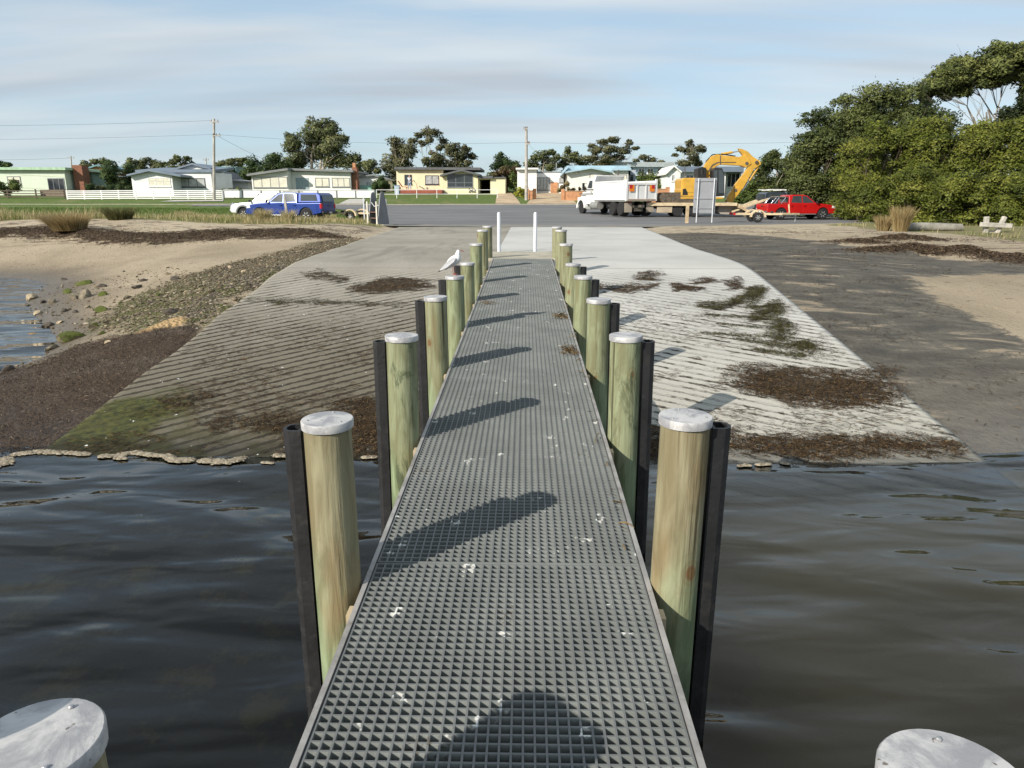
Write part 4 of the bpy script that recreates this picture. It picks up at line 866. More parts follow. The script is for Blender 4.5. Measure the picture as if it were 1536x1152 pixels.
tree('gum_tree', 'row of gums rising behind the white gabled house, rounded crown', 130, 222, [(205,245,8),(218,242,7),(230,246,7),(196,243,7),(212,252,8),(240,247,6),(228,254,7)], L_GUM, BARK, .42, 10, .3, .7)
tree('gum_tree', 'taller spreading gum right behind the white gabled house', 128, 266, [(268,238,7),(280,239,6),(256,243,7),(246,248,6),(274,247,7),(288,244,4),(262,250,7)], L_GUM, BARK, .38, 10, .3, .65)
tree('gum_tree', 'small gum crown right of the left power pole', 132, 348, [(344,240,6),(355,241,6),(364,240,5),(334,244,6),(350,247,7),(372,244,5),(326,248,5),(362,248,6)], L_GUM, BARK, .42, 10, .25, .6)
tree('gum_tree', 'distant tree crown at the left frame edge behind the pale green house', 130, 4, [(-6,246,6),(4,247,5),(12,248,4)], L_DARK, BARKD, .4, 11, .2, .7)
tree('garden_bush', 'clipped dark hedge bush in front of the pale green house', 84, 10, [(2,277,7),(14,276,7),(22,280,6),(8,284,7),(-6,280,7)], L_MID, BARKD, .18, 16, .1, .9, cat='bush')
tree('garden_bush', 'low dark shrubs beside the white gabled house', 86, 180, [(165,284,6),(178,285,6),(192,285,6),(150,283,6),(138,282,6)], L_DARK, BARKD, .2, 14, .1, .8, cat='bush')
tree('garden_bush', 'low green bush behind the white panel fence', 84, 350, [(344,287,5),(355,286,5),(335,289,4),(350,291,4)], L_MID, BARKD, .18, 14, .08, .9, cat='bush')
tree('garden_bush', 'tawny shrub at the corner of the blue roofed white house', 84, 848, [(844,280,4),(850,277,4),(840,284,4),(852,284,4)], leaf_mat('tawny_leaves', (.09,.075,.03), (.2,.16,.07), (.3,.25,.12)), BARKD, .16, 15, .06, .9, cat='bush')
tree('garden_bush', 'dark red shrub beside the brick fence in front of the blue roofed house', 86, 876, [(870,284,3),(878,283,3),(859,284,3),(885,286,3)], L_RED, BARKD, .16, 14, .05, .9, cat='bush')
# --- big coastal hedge on the right: individual shrubs, dark ones behind, olive ones in front
def blob_shrub(name, label, Y, cx, top, bot, hw, leafm, leaf, dens, group, cr=11, flat=.85, cat='shrub', bark=BARKD):
    C = []; Rr = []; n = int((hw*2)*(bot-top)/(cr*cr)*.50)+6
    for k in range(n):
        u = rng.uniform(-1, 1); v = rng.uniform(0, 1)
        halfw = math.sqrt(max(.05, 1-(1-v)**2.2)) if v < .5 else 1-.12*(v-.5)
        x = cx+u*hw*halfw; y = top+cr*.8+v*(bot-top-cr*.8); r = cr*rng.choice([.7, 1.0, 1.3, 1.7])*rng.uniform(.9, 1.1)
        p = at_y(x, y, Y); s_ = np.linalg.norm(p-EYE)/FPX
        bulge = math.sqrt(max(0, 1-(u*halfw)**2))*math.sin(min(1, v+.12)*math.pi*.62)
        p = p+np.array([0, -bulge*hw*s_*.55+rng.uniform(-1.2, 1.0)*cr*s_, 0]); C.append(p); Rr.append(r*s_)
    for k in range(n//3):      # the back of the shrub
        u = rng.uniform(-.9, .9); v = rng.uniform(0, .8); p = at_y(cx+u*hw*.9, top+cr+v*(bot-top), Y); s_ = np.linalg.norm(p-EYE)/FPX
        C.append(p+np.array([0, rng.uniform(.2, .6)*hw*s_, 0])); Rr.append(cr*s_)
    C = np.array(C); Rr = np.array(Rr); b0 = at_y(cx, 300, Y); bz = hz(b0[0], Y); t = thing(name, label, cat, (b0[0], Y, bz), 0, group)
    crown(t, C, Rr, leaf*.48, dens*1.15, leafm, flat, dome=True); limbs(t, (b0[0], Y, bz), C[::6], Rr[::6], .16, bark, .35, stems=2); return t
for (cx, top, bot, hw, Y) in [(1222,168,322,30,55),(1262,143,322,34,55),(1306,139,318,34,54),(1350,135,312,34,53),(1392,160,310,34,53),(1205,208,318,17,55)]:
    blob_shrub('tea_tree', 'dark green tea tree at the back of the dense coastal scrub behind the red ute', Y, cx, top, bot, hw, L_TEA, .23, 9, 'dark tea trees at the back of the scrub', 12, cat='tree')
for (cx, top, bot, hw, Y) in [(1320,185,330,46,47),(1390,186,335,48,46),(1460,184,338,48,45),(1530,182,342,50,44),(1600,180,345,50,43),(1290,215,330,36,52)]:
    blob_shrub('coastal_wattle', 'bright olive coastal wattle shrub in the upper bank of scrub on the right', Y, cx, top, bot, hw, L_OLIVE, .20, 8.5, 'olive wattle shrubs in the scrub on the right', 12)
for (cx, top, bot, hw, Y) in [(1282,268,334,26,50),(1322,262,342,30,45.5),(1375,255,346,36,40.5),(1430,258,347,34,39),(1485,262,348,34,38),(1545,258,352,40,37)]:
    blob_shrub('coastal_wattle', 'lower front coastal wattle shrub reaching down to the grass on the right', Y, cx, top, bot, hw, L_OLIVE, .17, 8.5, 'front row of wattle shrubs above the right beach', 11)
tree('umbrella_gum', 'big umbrella-crowned tree with bare twisting limbs rising over the scrub on the right', 62, 1495,
 [(1388,138,11),(1402,128,18),(1424,116,20),(1448,104,22),(1476,94,24),(1506,86,24),(1538,80,25),(1570,82,25),(1436,128,14),(1460,116,19),(1490,108,20),(1522,102,20),(1552,104,22),(1414,142,10),(1446,140,10),(1500,122,12),(1475,126,10),(1540,122,18),(1575,130,22),(1396,150,8)],
 leaf_mat('umbrella_leaves', (.034,.048,.014), (.082,.098,.027), (.150,.162,.050)), pm('grey_brown_bark', (.22,.19,.16), .9, 0, .35, 2.5, .01, 20), .26, 13, .26, .6, stems=4, fork=.42, depth=1.0, sub=6, lim=13)
tree('tea_tree', 'black green crown low at the right frame edge under the umbrella tree', 58, 1545, [(1520,170,12),(1538,155,14),(1550,170,16),(1530,182,13),(1560,145,16),(1510,180,9)], leaf_mat('blackish_leaves', (.012,.02,.008), (.024,.036,.012), (.05,.062,.022)), BARKD, .24, 13, .2, .8)  # blackish green leaf colours, darkest of the crowns
# --- grasses
def blades(name, P, h, wd, mat, lean=.5, tint=None, parent=None, origin=None, wind=None):
    n = len(P); h = np.broadcast_to(h, n)*rng.uniform(.5, 1.25, n); a = rng.uniform(0, 2*np.pi, n); l = rng.uniform(.1, 1, n)*lean*h
    d = np.stack([np.cos(a), np.sin(a), np.zeros(n)], 1) if wind is None else wind
    s_ = np.stack([-np.sin(a), np.cos(a), np.zeros(n)], 1)*wd; up = np.array([0,0,1.])
    m1 = P+d*(l*.3)[:,None]+up*(h*.6)[:,None]; tp = P+d*l[:,None]+up*h[:,None]
    V = np.stack([P-s_, P+s_, m1-s_*.7, m1+s_*.7, tp-s_*.15, tp+s_*.15], 1).reshape(-1, 3); b0 = (np.arange(n)*6)[:,None]
    F = np.concatenate([b0+np.array([[0,1,3,2]]), b0+np.array([[2,3,5,4]])])
    tt = np.repeat(rng.uniform(0, 1, n) if tint is None else tint, 6)
    return nmesh(name, V, F, mat, False, parent, {'tint': tt}, origin)
G_DRY = leaf_mat('dry_grass', (.24,.20,.085), (.42,.35,.18), (.56,.49,.29), .35, crownm=False); G_GRN = leaf_mat('green_grass', (.075,.105,.02), (.15,.185,.04), (.25,.27,.08), .35, crownm=False)
G_TUS = leaf_mat('tussock_straw', (.19,.135,.055), (.36,.27,.13), (.50,.40,.22), .35, crownm=False)
def gpts(poly, n, fn=None):
    poly = np.array([p[:2] for p in poly]); q = rng.uniform(poly.min(0), poly.max(0), (n, 2)); q = q[sdf(poly, q[:,0], q[:,1]) > -.1]
    if fn is not None: q = q[fn(q)]
    return q
PL = [(-6.7,32.4),(-7.1,36),(-9.3,40),(-10.1,48),(-45,48),(-45,31.5)]+[(x, YBANK(x)+4.2) for x in xs[::3]]
q = gpts(PL, 90000, lambda q: fbm(q[:,0]*.5, q[:,1]*.5, 61, 3)+.10*np.exp(-((q[:,1]-33)/3)**2) > rng.uniform(.30, .60, len(q)))
P_ = np.stack([q[:,0], q[:,1], H(q[:,0], q[:,1])-.02], 1)
tn = np.clip(fbm(q[:,0]*.35, q[:,1]*.35, 71, 3)+.0*q[:,0], 0, 1); dr = rng.uniform(0, 1, len(q)) < np.clip(.62+(tn-.45)*2.2-(q[:,1]-40)*.012, .15, .92)
hh_ = np.where(q[:,0] < -17, .46, .26)*(.5+1.1*fbm(q[:,0]*.8, q[:,1]*.8, 81, 2))
hh_ *= np.where((q[:,0] > -9.6) & (q[:,1] > 33.5), .35, 1)
stuff(blades('dry_grass', P_[dr], hh_[dr]*1.15, .011, G_DRY, .55), 'tall dry beach grass growing above the left beach', 'grass')
stuff(blades('green_grass', P_[~dr], hh_[~dr]*.8, .012, G_GRN, .55), 'green grass mixed into the dune behind the left beach', 'grass')
q = gpts(P_grassR, 26000, lambda q: (q[:,1] < 47) & (fbm(q[:,0]*.6, q[:,1]*.6, 62, 3) > rng.uniform(.3, .56, len(q))))
P_ = np.stack([q[:,0], q[:,1], H(q[:,0], q[:,1])-.02], 1); dr = rng.uniform(0, 1, len(q)) < np.where(q[:,0] < 21, .75, .45)
stuff(blades('dry_grass', P_[dr], .18, .010, G_DRY, .6), 'short dry grass along the foot of the scrub on the right', 'grass')
stuff(blades('green_grass', P_[~dr], .20, .010, G_GRN, .6), 'fresh green grass at the foot of the scrub on the right', 'grass')
PLW = [(-10.2,47),(-12.6,60),(-20,67.5),(-55,69),(-55,47)]
q = gpts(PLW, 60000); P_ = np.stack([q[:,0], q[:,1], H(q[:,0], q[:,1])-.02], 1)
stuff(blades('lawn_grass', P_, .10, .02, leaf_mat('lawn_blades', (.050,.095,.012), (.085,.145,.020), (.13,.185,.035), .3, crownm=False), .6), 'mown green lawn between the beach grass and the white rail fence', 'grass')
def tussock(label, px, py, r_m, h, mat, n=1500, wind=.0):
    g = ground(px, py); t = thing('grass_tussock', label, 'tussock', (g[0], g[1], hz(g[0], g[1])), 0, 'tussocks on the beach edge')
    a = rng.uniform(0, 2*np.pi, n); rr = r_m*.45*np.sqrt(rng.uniform(0, 1, n)); P_ = np.stack([np.cos(a)*rr, np.sin(a)*rr, np.full(n, -.05)], 1)
    d = np.stack([np.cos(a)+wind, np.sin(a), np.zeros(n)], 1); blades('blades', P_, h, .009, mat, r_m*.62/h, None, t, None, d); return t
tussock('big straw-coloured windswept tussock on the left beach bank', 105, 344, 1.25, .58, G_TUS, 2600, -.45)
tussock('dark green rush tussock in the grass on the left', 180, 329, 1.0, .5, leaf_mat('rush', (.05,.06,.02), (.12,.12,.045), (.2,.18,.08), crownm=False), 1600)
tussock('straw tussock right of the dark log on the right beach', 1350, 347, .55, .85, G_TUS, 1300)
tussock('smaller straw tussock left of its taller twin on the right beach', 1325, 346, .5, .55, G_TUS, 900)
tussock('low tan tussock in front of the blue ute front wheel', 396, 331, .6, .5, G_DRY, 700)
tussock('small dry tussock below the leaning fence post', 434, 333, .5, .5, G_DRY, 600)
tussock('low dry tussock beside the blue ute rear wheel', 496, 333, .5, .45, G_DRY, 600)
tussock('sprawling dry tussock in the grass left of the white ute', 275, 326, .9, .5, G_DRY, 700)
# ================================================================== HOUSES, FENCES, POLES
GLASS = pm('dark_window_glass', (.035,.042,.05), .08, 0, .2, 1, spec=.6); BLIND = pm('window_with_pale_blind', (.68,.65,.54), .25, 0, .12, 2, spec=.6); CURT = pm('window_with_grey_curtain', (.40,.41,.40), .2, 0, .25, 3, spec=.6)
WFR = pm('white_window_frame', (.75,.75,.73), .5); GFR = pm('grey_window_frame', (.20,.21,.22), .5); DFR = pm('dark_window_frame', (.05,.055,.07), .5)
BRICK = pm('red_brown_brick', (.24,.11,.07), .9, 0, .3, 5, .01, 20); OBRICK = pm('orange_brick', (.50,.25,.13), .9, 0, .2, 3, .01, 20)
class House:
    def __init__(s, name, label, Y, px, cat='house', group=None):
        s.Y = Y; b = at_y(px, 288, Y); s.t = thing(name, label, cat, (b[0], Y, hz(b[0], Y)), 0, group); s.o = tuple(s.t.location)
    def X(s, px, yo=0): return at_y(px, 275, s.Y+yo)[0]
    def Z(s, py, yo=0, px=768): return at_y(px, py, s.Y+yo)[2]
    def bx(s, mb, x0, y0, x1, y1, d0, d1):
        mb.box(s.X(x0, d0), s.X(x1, d0), s.Y+d0, s.Y+d1, s.Z(y1, d0), s.Z(y0, d0)); return mb
    def wall(s, x0, y0, x1, y1, d0, d1, mat, name='wall'): return s.bx(MB(), x0, y0, x1, y1, d0, d1).build(name, mat, s.t, origin=s.o)
    def poly(s, pts, d0, d1, mat, name='wall', th=None):
        P = [(s.X(x, d0), s.Z(y, d0)) for x, y in pts]; return MB().prism(P, s.Y+d0, s.Y+d1, lambda u, v, d: (u, d, v)).build(name, mat, s.t, origin=s.o)
    def roof(s, line, d0, d1, mat, th=.18, name='roof', rise=0):
        P = [(s.X(x, d0), s.Z(y, d0)) for x, y in line]; P2 = P+[(x, z-th) for x, z in P[::-1]]
        return MB().prism(P2, s.Y+d0, s.Y+d1, lambda u, v, d: (u, d, v+rise*(d-s.Y-d0))).build(name, mat, s.t, origin=s.o)
    def win(s, x0, y0, x1, y1, d, pane, frame, nv=1, nh=0, name='window'):
        X0, X1, Z0, Z1 = s.X(x0, d), s.X(x1, d), s.Z(y1, d), s.Z(y0, d); y = s.Y+d; f = .07; mb = MB()
        mb.box(X0, X1, y-.05, y-.002, Z1-f, Z1).box(X0, X1, y-.05, y-.002, Z0, Z0+f).box(X0, X0+f, y-.05, y-.002, Z0+f, Z1-f).box(X1-f, X1, y-.05, y-.002, Z0+f, Z1-f)
        for k in range(1, nv): xx = X0+(X1-X0)*k/nv; mb.box(xx-.03, xx+.03, y-.045, y-.003, Z0+f, Z1-f)
        for k in range(nh): zz = Z0+(Z1-Z0)*.35; mb.box(X0+f, X1-f, y-.043, y-.004, zz-.025, zz+.025)
        w_ = mb.build(name, frame, s.t, origin=s.o)
        MB().box(X0+f, X1-f, y-.025, y-.001, Z0+f, Z1-f).build('pane', pane, w_, origin=s.o)
        MB().box(X0-.05, X1+.05, y-.09, y-.004, Z0-.07, Z0-.002).build('sill', frame, w_, origin=s.o)
        return w_
    def door(s, x0, y0, x1, y1, d, mat):
        y = s.Y+d; o = MB().box(s.X(x0, d), s.X(x1, d), y-.05, y-.003, s.Z(y1, d), s.Z(y0, d)).build('door', mat, s.t, origin=s.o)
        xx = s.X(x1, d)-.12; z = (s.Z(y1, d)+s.Z(y0, d))/2; MB().box(xx-.03, xx+.03, y-.10, y-.051, z-.06, z+.06).build('handle', STEEL, o, origin=s.o)
WH = lambda n, c: pm(n, c, .75, 0, .07, .6, dirt=[x*.86 for x in c])
BLUER = pm('blue_grey_roof_iron', (.16,.20,.25), .5, .1, .15, 1); GREYR = pm('grey_roof_iron', (.20,.21,.21), .55, .1, .15, 1); SKYR = pm('pale_blue_roof_iron', (.36,.50,.58), .45, .1, .12, 1); TEALR = pm('teal_roof', (.13,.24,.26), .5); DGREYR = pm('dark_roof', (.11,.115,.12), .55)
# pale green house
h = House('green_house', 'pale mint green flat-roofed house at the left edge', 88, 45)
mg = WH('mint_wall', (.61,.68,.55)); h.wall(-45, 254.5, 99, 300, 0, 9, mg); h.wall(99, 256, 140, 300, 3.5, 9, pm('shaded_green_wall', (.26,.36,.30), .8))  # set-back wall painted darker for the shadow in its recess
h.roof([(-48,250),(101,250.5)], -.5, 9.4, pm('green_fascia', (.36,.52,.36), .5), .30); h.roof([(101.2,254),(143,255)], 3, 9.4, mg, .2)
h.win(12, 264, 32, 277.5, 0, BLIND, GFR, 2); h.win(72, 267, 97, 286, 0, GLASS, GFR, 3, name='sliding_door'); h.win(103, 266, 109, 280, 3.5, GLASS, GFR)
MB().box(h.X(112,1), h.X(126,1), 89.0, 90.4, h.Z(300,1), h.Z(247,1)).build('chimney', BRICK, h.t, origin=h.o)
h.wall(58, 284.5, 96, 300, -1.6, -.02, pm('deck_timber', (.2,.16,.12), .85), 'porch_deck')
# orange house far
h = House('brick_house', 'distant orange brick house with gable between the trees at left', 128, 148); h.poly([(130,268),(130,252.5),(148,247.5),(166,252),(166,268)], 0, 9, OBRICK); h.roof([(126,253),(148,246.3),(172,252)], -.5, 9.2, TEALR, .25); h.win(134, 256, 142, 262, 0, GLASS, WFR, 2); h.win(150, 256, 160, 262, 0, GLASS, WFR, 2)
h = House('yellow_shed', 'yellow clad shed behind the dark shrubs at left', 99, 157, 'shed'); h.wall(141, 264.5, 173, 300, 0, 5, pm('mustard_cladding', (.50,.42,.16), .7)); h.roof([(139,262.5),(175,262.5)], -.4, 5.3, WFR, .2); h.door(146, 268, 154, 283, 0, pm('shed_door', (.3,.27,.16), .7))
# white gabled house
h = House('white_house', 'white weatherboard house with two blue grey gables behind the white rail fence', 86, 258); wm = WH('white_weatherboard', (.74,.75,.74))
h.poly([(198,300),(198,262.8),(225,255.6),(259,262.6),(259,300)], 0, 8, wm); h.poly([(259.2,300),(259.2,258),(318,258),(318,300)], 2.2, 8.4, wm)
h.roof([(191,261.3),(225,253.6),(272,262.3)], -.6, 8.2, BLUER, .2); h.roof([(205,254.5),(320,254.5)], 2.0, 8.8, BLUER, .3, rise=.08); h.poly([(266,255),(291,246),(313,252),(313,258)], 4.2, 9, wm, 'upper_gable'); h.roof([(262,252.5),(291,244),(318,251.5)], 3.8, 9.2, BLUER, .2)
h.win(223, 266.5, 256, 279.5, 0, BLIND, WFR, 3); h.win(271, 267, 308, 280.5, 2.2, CURT, DFR, 3); h.door(261, 268, 267, 288, 2.2, WFR)
# outbuildings
h = House('teal_roofed_house', 'low house with teal roof glimpsed right of the left power pole', 112, 345); h.roof([(318,249.5),(356,249.5)], -.3, 7, TEALR, .9); h.wall(320, 258, 354, 300, 0, 6.5, WH('dull_white', (.55,.56,.55)))
h = House('grey_shed', 'low grey and white shed behind the panel fence left of the cream house', 96, 347, 'shed'); h.poly([(318,300),(318,268),(333,258),(343,268),(372,271),(372,300)], 0, 4, WH('shed_white', (.52,.53,.53))); h.roof([(314,269),(333,256.5),(345,267)], -.4, 4.2, DGREYR, .2); h.roof([(344.5,271),(374,272)], -.4, 4.2, GREYR, .18); h.win(322, 270, 330, 279, 0, GLASS, GFR)
# cream house
h = House('cream_house', 'long cream weatherboard house with grey skillion roof behind the utes', 90, 452); cm = WH('cream_weatherboard', (.79,.78,.72))
h.poly([(378,300),(378,262.5),(432,255.4),(432,300)], -1.6, 8, cm); h.wall(432.2, 257, 526, 300, 0, 8, cm)
h.roof([(371,260.5),(433,251.7)], -2.2, 8.4, GREYR, .26); h.roof([(433.2,252),(530,254.8)], -.6, 8.4, GREYR, .26)
h.win(380, 265, 431.5, 281.5, -1.6, BLIND, GFR, 4); h.door(444, 266.5, 463, 289, 0, pm('grey_blue_door', (.30,.37,.40), .5)); h.win(473, 266.5, 494, 280, 0, BLIND, GFR, 2); h.win(498, 266.5, 525, 280.5, 0, BLIND, GFR, 3)
MB().box(h.X(528.5,.5), h.X(536,.5), 90.5, 91.6, h.Z(300,.5), h.Z(251,.5)).build('chimney', BRICK, h.t, origin=h.o); MB().box(h.X(530,.7), h.X(534,.7), 90.8, 91.3, h.Z(250.9,.7), h.Z(244,.7)).build('flue', OBRICK, h.t, origin=h.o)
h = House('white_shed', 'small white gabled shed with green tank between the cream and yellow houses', 94, 556, 'shed'); h.poly([(537.5,300),(537.5,265),(560,262.5),(578,269),(578,300)], 0, 5, WH('shed_wall', (.72,.72,.69))); h.roof([(533,265),(560,261.3),(581,268.5)], -.4, 5.2, GREYR, .16); h.win(549, 272, 557, 279, 0, CURT, WFR, 2); h.wall(540, 277.5, 562, 300, -2.5, -1.0, pm('green_tank', (.22,.40,.34), .5), 'water_tank')
# yellow house
h = House('yellow_house', 'pale yellow house with dark grey roof and big dark windows across the road', 92, 675); ym = WH('lemon_wall', (.73,.665,.45))
h.wall(595, 254, 665, 300, 0, 8, ym); h.poly([(665.2,300),(665.2,260.5),(692,254.6),(717,260.5),(717,300)], -1.3, 8, ym)
h.roof([(592,250.3),(721,251.2)], -.5, 8.4, DGREYR, .30); h.roof([(660,262),(692,253.8),(719.5,260.8)], -1.9, 3, DGREYR, .22)
h.win(671, 261, 709.5, 281, -1.3, GLASS, GFR, 3, 1); h.win(638, 263, 658.5, 276.5, 0, CURT, DFR, 2); h.win(607, 262, 618, 276.5, 0, GLASS, DFR, 1)
h.roof([(716.7,264),(739,264)], -1.5, 7, DGREYR, .3); 
for x0, x1 in ((717.2, 719), (735.5, 758)): h.wall(x0, 267.2, x1, 300, -1.1, 6, ym)
h.wall(719.1, 267.2, 735.4, 269.5, -1.0, -.5, ym, 'carport_beam'); h.wall(719.1, 269.6, 735.4, 300, 5, 5.4, pm('carport_dark', (.02,.02,.022), .8), 'carport_back'); h.wall(735.5, 265.5, 758.5, 267, -1.3, 6.2, DGREYR, 'side_roof')
h.wall(600, 284, 663, 290, -2.6, -.02, pm('red_stained_deck', (.30,.085,.05), .7), 'deck')
def text(s, size, loc, mat, parent, origin, rot=(math.pi/2, 0, 0), ext=.02):
    cu = bpy.data.curves.new('txt', 'FONT'); cu.body = s; cu.size = size; cu.extrude = ext; cu.align_x = 'CENTER'; ob = bpy.data.objects.new('t', cu); COL.objects.link(ob)
    bpy.context.view_layer.update(); me = bpy.data.meshes.new_from_object(ob.evaluated_get(bpy.context.evaluated_depsgraph_get())); bpy.data.objects.remove(ob)
    me.materials.clear(); me.materials.append(mat); o = link(bpy.data.objects.new('house_number', me)); o.parent = parent; o.location = Vector(loc)-Vector(origin); o.rotation_euler = rot; return o
text('262', .62, (h.X(708,-1.35), h.Y-1.36, h.Z(288.4,-1.35)), DFR, h.t, h.o)
# white flat-roofed house
h = House('flat_roofed_house', 'white flat-roofed house with brick base right of the center power pole', 92, 808); wm2 = WH('bright_white_render', (.78,.78,.77))
h.wall(776, 253.5, 805, 300, -1.5, 7, wm2); h.roof([(773.5,251.6),(807.5,251.6)], -2, 7.4, WFR, .2); h.wall(805.2, 260, 846, 300, 0, 7, wm2); h.roof([(804,257),(847,257.5)], .2, 7.4, GREYR, .32)
h.win(805.5, 266, 825, 285.5, 0, CURT, GFR, 4, 1, 'glass_door'); h.wall(826, 273.5, 837, 300, -.12, -.003, OBRICK, 'brick_base'); h.win(839, 266.5, 845.5, 274, 0, CURT, GFR)
MB().tube([(h.X(834,3), h.Y+3, h.Z(262,3)), (h.X(834,3), h.Y+3, h.Z(244,3))], .06, 6).build('flue', STEEL, h.t, origin=h.o)
# blue roofed white house
h = House('blue_roofed_house', 'white house with pale blue roof and front gable behind the tipper truck', 88, 895); wm3 = WH('ivory_weatherboard', (.74,.74,.68))
h.poly([(851,300),(851,256.5),(886,252),(917,256.5),(917,300)], 0, 8, wm3); h.wall(917.2, 254, 942, 300, 1.5, 8, wm3); h.wall(942.2, 255, 953, 300, 3, 8, pm('shaded_side_wall', (.36,.40,.45), .8))  # end wall's shadow put into its colour, darker than the ivory walls
h.roof([(848,257.3),(886,250.6),(919.5,257)], -.7, 3, SKYR, .18); h.roof([(850,248.5),(945,248.5)], 3, 9, SKYR, 1.2, rise=.0); h.roof([(842,260.5),(853,248)], -.2, 9, SKYR, .2); h.roof([(917,252.5),(946,252.5)], 1, 8, SKYR, .25)
h.win(884, 261, 915, 273, 0, BLIND, GFR, 3); h.win(920, 262, 940, 273, 1.5, BLIND, GFR, 2); h.win(944, 262, 950, 272, 3, GLASS, GFR)
# far blue house
h = House('blue_house', 'far blue house with long grey roof and balcony windows above the truck', 125, 975); h.wall(948, 250, 1006, 275, 0, 8, pm('blue_cladding', (.34,.45,.56), .7)); h.roof([(902,243),(1010,243.5)], -1, 9, pm('pale_grey_roof', (.36,.40,.42), .5), .75); h.wall(905, 248, 947.8, 275, 1, 8, wm3)
for x in (957, 970, 985): h.win(x, 253, x+9, 261, 0, GLASS, WFR, 2)
h.wall(950, 262.5, 990, 264, -1.2, -.02, WFR, 'balcony')
# small white house right
h = House('small_white_house', 'white cottage with slate grey roof and verandah behind the excavator', 84, 1056); h.poly([(1001,300),(1001,259),(1010,249.5),(1020,257),(1020,300)], -.8, 6, wm); h.wall(1020.2, 257.5, 1088, 300, 0, 6, wm); h.wall(1088.2, 258, 1111, 300, 1.2, 6, wm)
h.roof([(998,260),(1010,248.2),(1022,257.5)], -1.2, 6.2, WFR, .16); h.roof([(1010,250),(1114,250)], .9, 6.4, BLUER, .75); h.roof([(1019,256.2),(1114,256.2)], -.5, 1.2, BLUER, .14)
h.win(1007, 262, 1010.5, 272, -.8, GLASS, WFR); h.win(1028, 263, 1040, 274, 0, GLASS, GFR, 2); h.win(1090, 260, 1109, 281, 1.2, GLASS, WFR, 3, 0, 'verandah_door')
h = House('cream_cottage', 'cream gable glimpsed through the trees left of the dark scrub', 88, 1196); h.wall(1189, 263.5, 1203, 300, 0, 4, WH('custard_wall', (.62,.55,.36))); h.roof([(1187,258.5),(1206,258.5)], -.4, 4.3, GREYR, .5); h.win(1193, 266, 1199, 270, 0, BLIND, WFR)
# person and things on the yellow house deck
def skin(name, chain, rad, mat, parent=None, loc=(0,0,0), sub=1):
    me = bpy.data.meshes.new(name); me.from_pydata([c for c in chain[0]], chain[1], []); o = link(bpy.data.objects.new(name, me)); m_ = o.modifiers.new('s', 'SKIN')
    for v, r in zip(me.skin_vertices[0].data, rad): v.radius = (r, r) if not hasattr(r, '__len__') else r
    me.skin_vertices[0].data[0].use_root = True; s2 = o.modifiers.new('b', 'SUBSURF'); s2.levels = s2.render_levels = sub
    bpy.context.view_layer.update(); ev = o.evaluated_get(bpy.context.evaluated_depsgraph_get()); m2 = bpy.data.meshes.new_from_object(ev); bpy.data.objects.remove(o)
    m2.materials.clear(); m2.materials.append(mat); [setattr(p, 'use_smooth', True) for p in m2.polygons]; o = link(bpy.data.objects.new(name, m2)); o.location = loc
    if parent: o.parent = parent
    return o
SKINM = pm('skin', (.42,.26,.19), .6); BLUEC = pm('pale_blue_clothes', (.42,.50,.60), .85); DNM = pm('faded_denim', (.28,.34,.44), .85)
yd = 92-1.9; base = at_y(614.5, 284, yd); t = thing('person', 'person in pale blue top and faded jeans working at the window on the red deck', 'person', (base[0], yd, base[2]), 0)
J = [(0,0,.86),(0,0,1.1),(0,.02,1.33),(0,.03,1.45),(.02,.06,1.56),(.03,.08,1.68), (-.19,.02,1.36),(-.24,.22,1.28),(-.16,.46,1.42),(-.14,.53,1.46), (.19,.02,1.36),(.27,.16,1.15),(.2,.40,1.24),(.18,.47,1.27), (-.1,0,.84),(-.12,.03,.46),(-.13,-.02,.08),(-.13,.12,.04), (.1,0,.84),(.14,-.03,.46),(.16,-.1,.08),(.16,.03,.04)]
E = [(0,1),(1,2),(2,3),(3,4),(4,5),(2,6),(6,7),(7,8),(8,9),(2,10),(10,11),(11,12),(12,13),(0,14),(14,15),(15,16),(16,17),(0,18),(18,19),(19,20),(20,21)]
rd_ = [.15,.14,.16,.06,.095,.085,.065,.05,.04,.04,.065,.05,.04,.04,.10,.07,.05,.04,.10,.07,.05,.04]
skin('body', (J, E), rd_, SKINM, t); E2 = [(0,1),(1,2),(2,3),(3,4),(4,5),(3,6),(6,7)]
skin('shirt', ([(0,0,.9),(0,0,1.1),(0,.02,1.34),(-.19,.02,1.36),(-.235,.18,1.29),(.19,.02,1.36),(.26,.14,1.17)], [(0,1),(1,2),(2,3),(3,4),(2,5),(5,6)]), [.165,.155,.17,.075,.06,.075,.06], BLUEC, t)
skin('jeans', ([(0,0,.9),(-.1,0,.83),(-.12,.03,.46),(-.13,-.02,.1),(.1,0,.83),(.14,-.03,.46),(.16,-.1,.1)], [(0,1),(1,2),(2,3),(0,4),(4,5),(5,6)]), [.16,.115,.085,.07,.115,.085,.07], DNM, t)
skin('hat', ([(.03,.08,1.69),(.03,.08,1.76),(.03,.10,1.80)], [(0,1),(1,2)]), [.15,.11,.06], pm('white_hat', (.7,.7,.68), .8), t)
bx_ = at_y(597, 287, yd); t = thing('wheelie_bin', 'pale blue bin standing at the left end of the red deck', 'bin', (bx_[0], yd-.6, bx_[2]-.2)); MB().prism([(-.25,-.3),(.25,-.3),(.30,.85),(-.30,.85)], -.27, .27, lambda u, v, d: (u, d, v)).build('body', BLUEC, t, bevel=.03); MB().box(-.33, .33, -.32, .32, .852, .92).build('lid', pm('bin_lid', (.25,.35,.5), .5), t, bevel=.02)
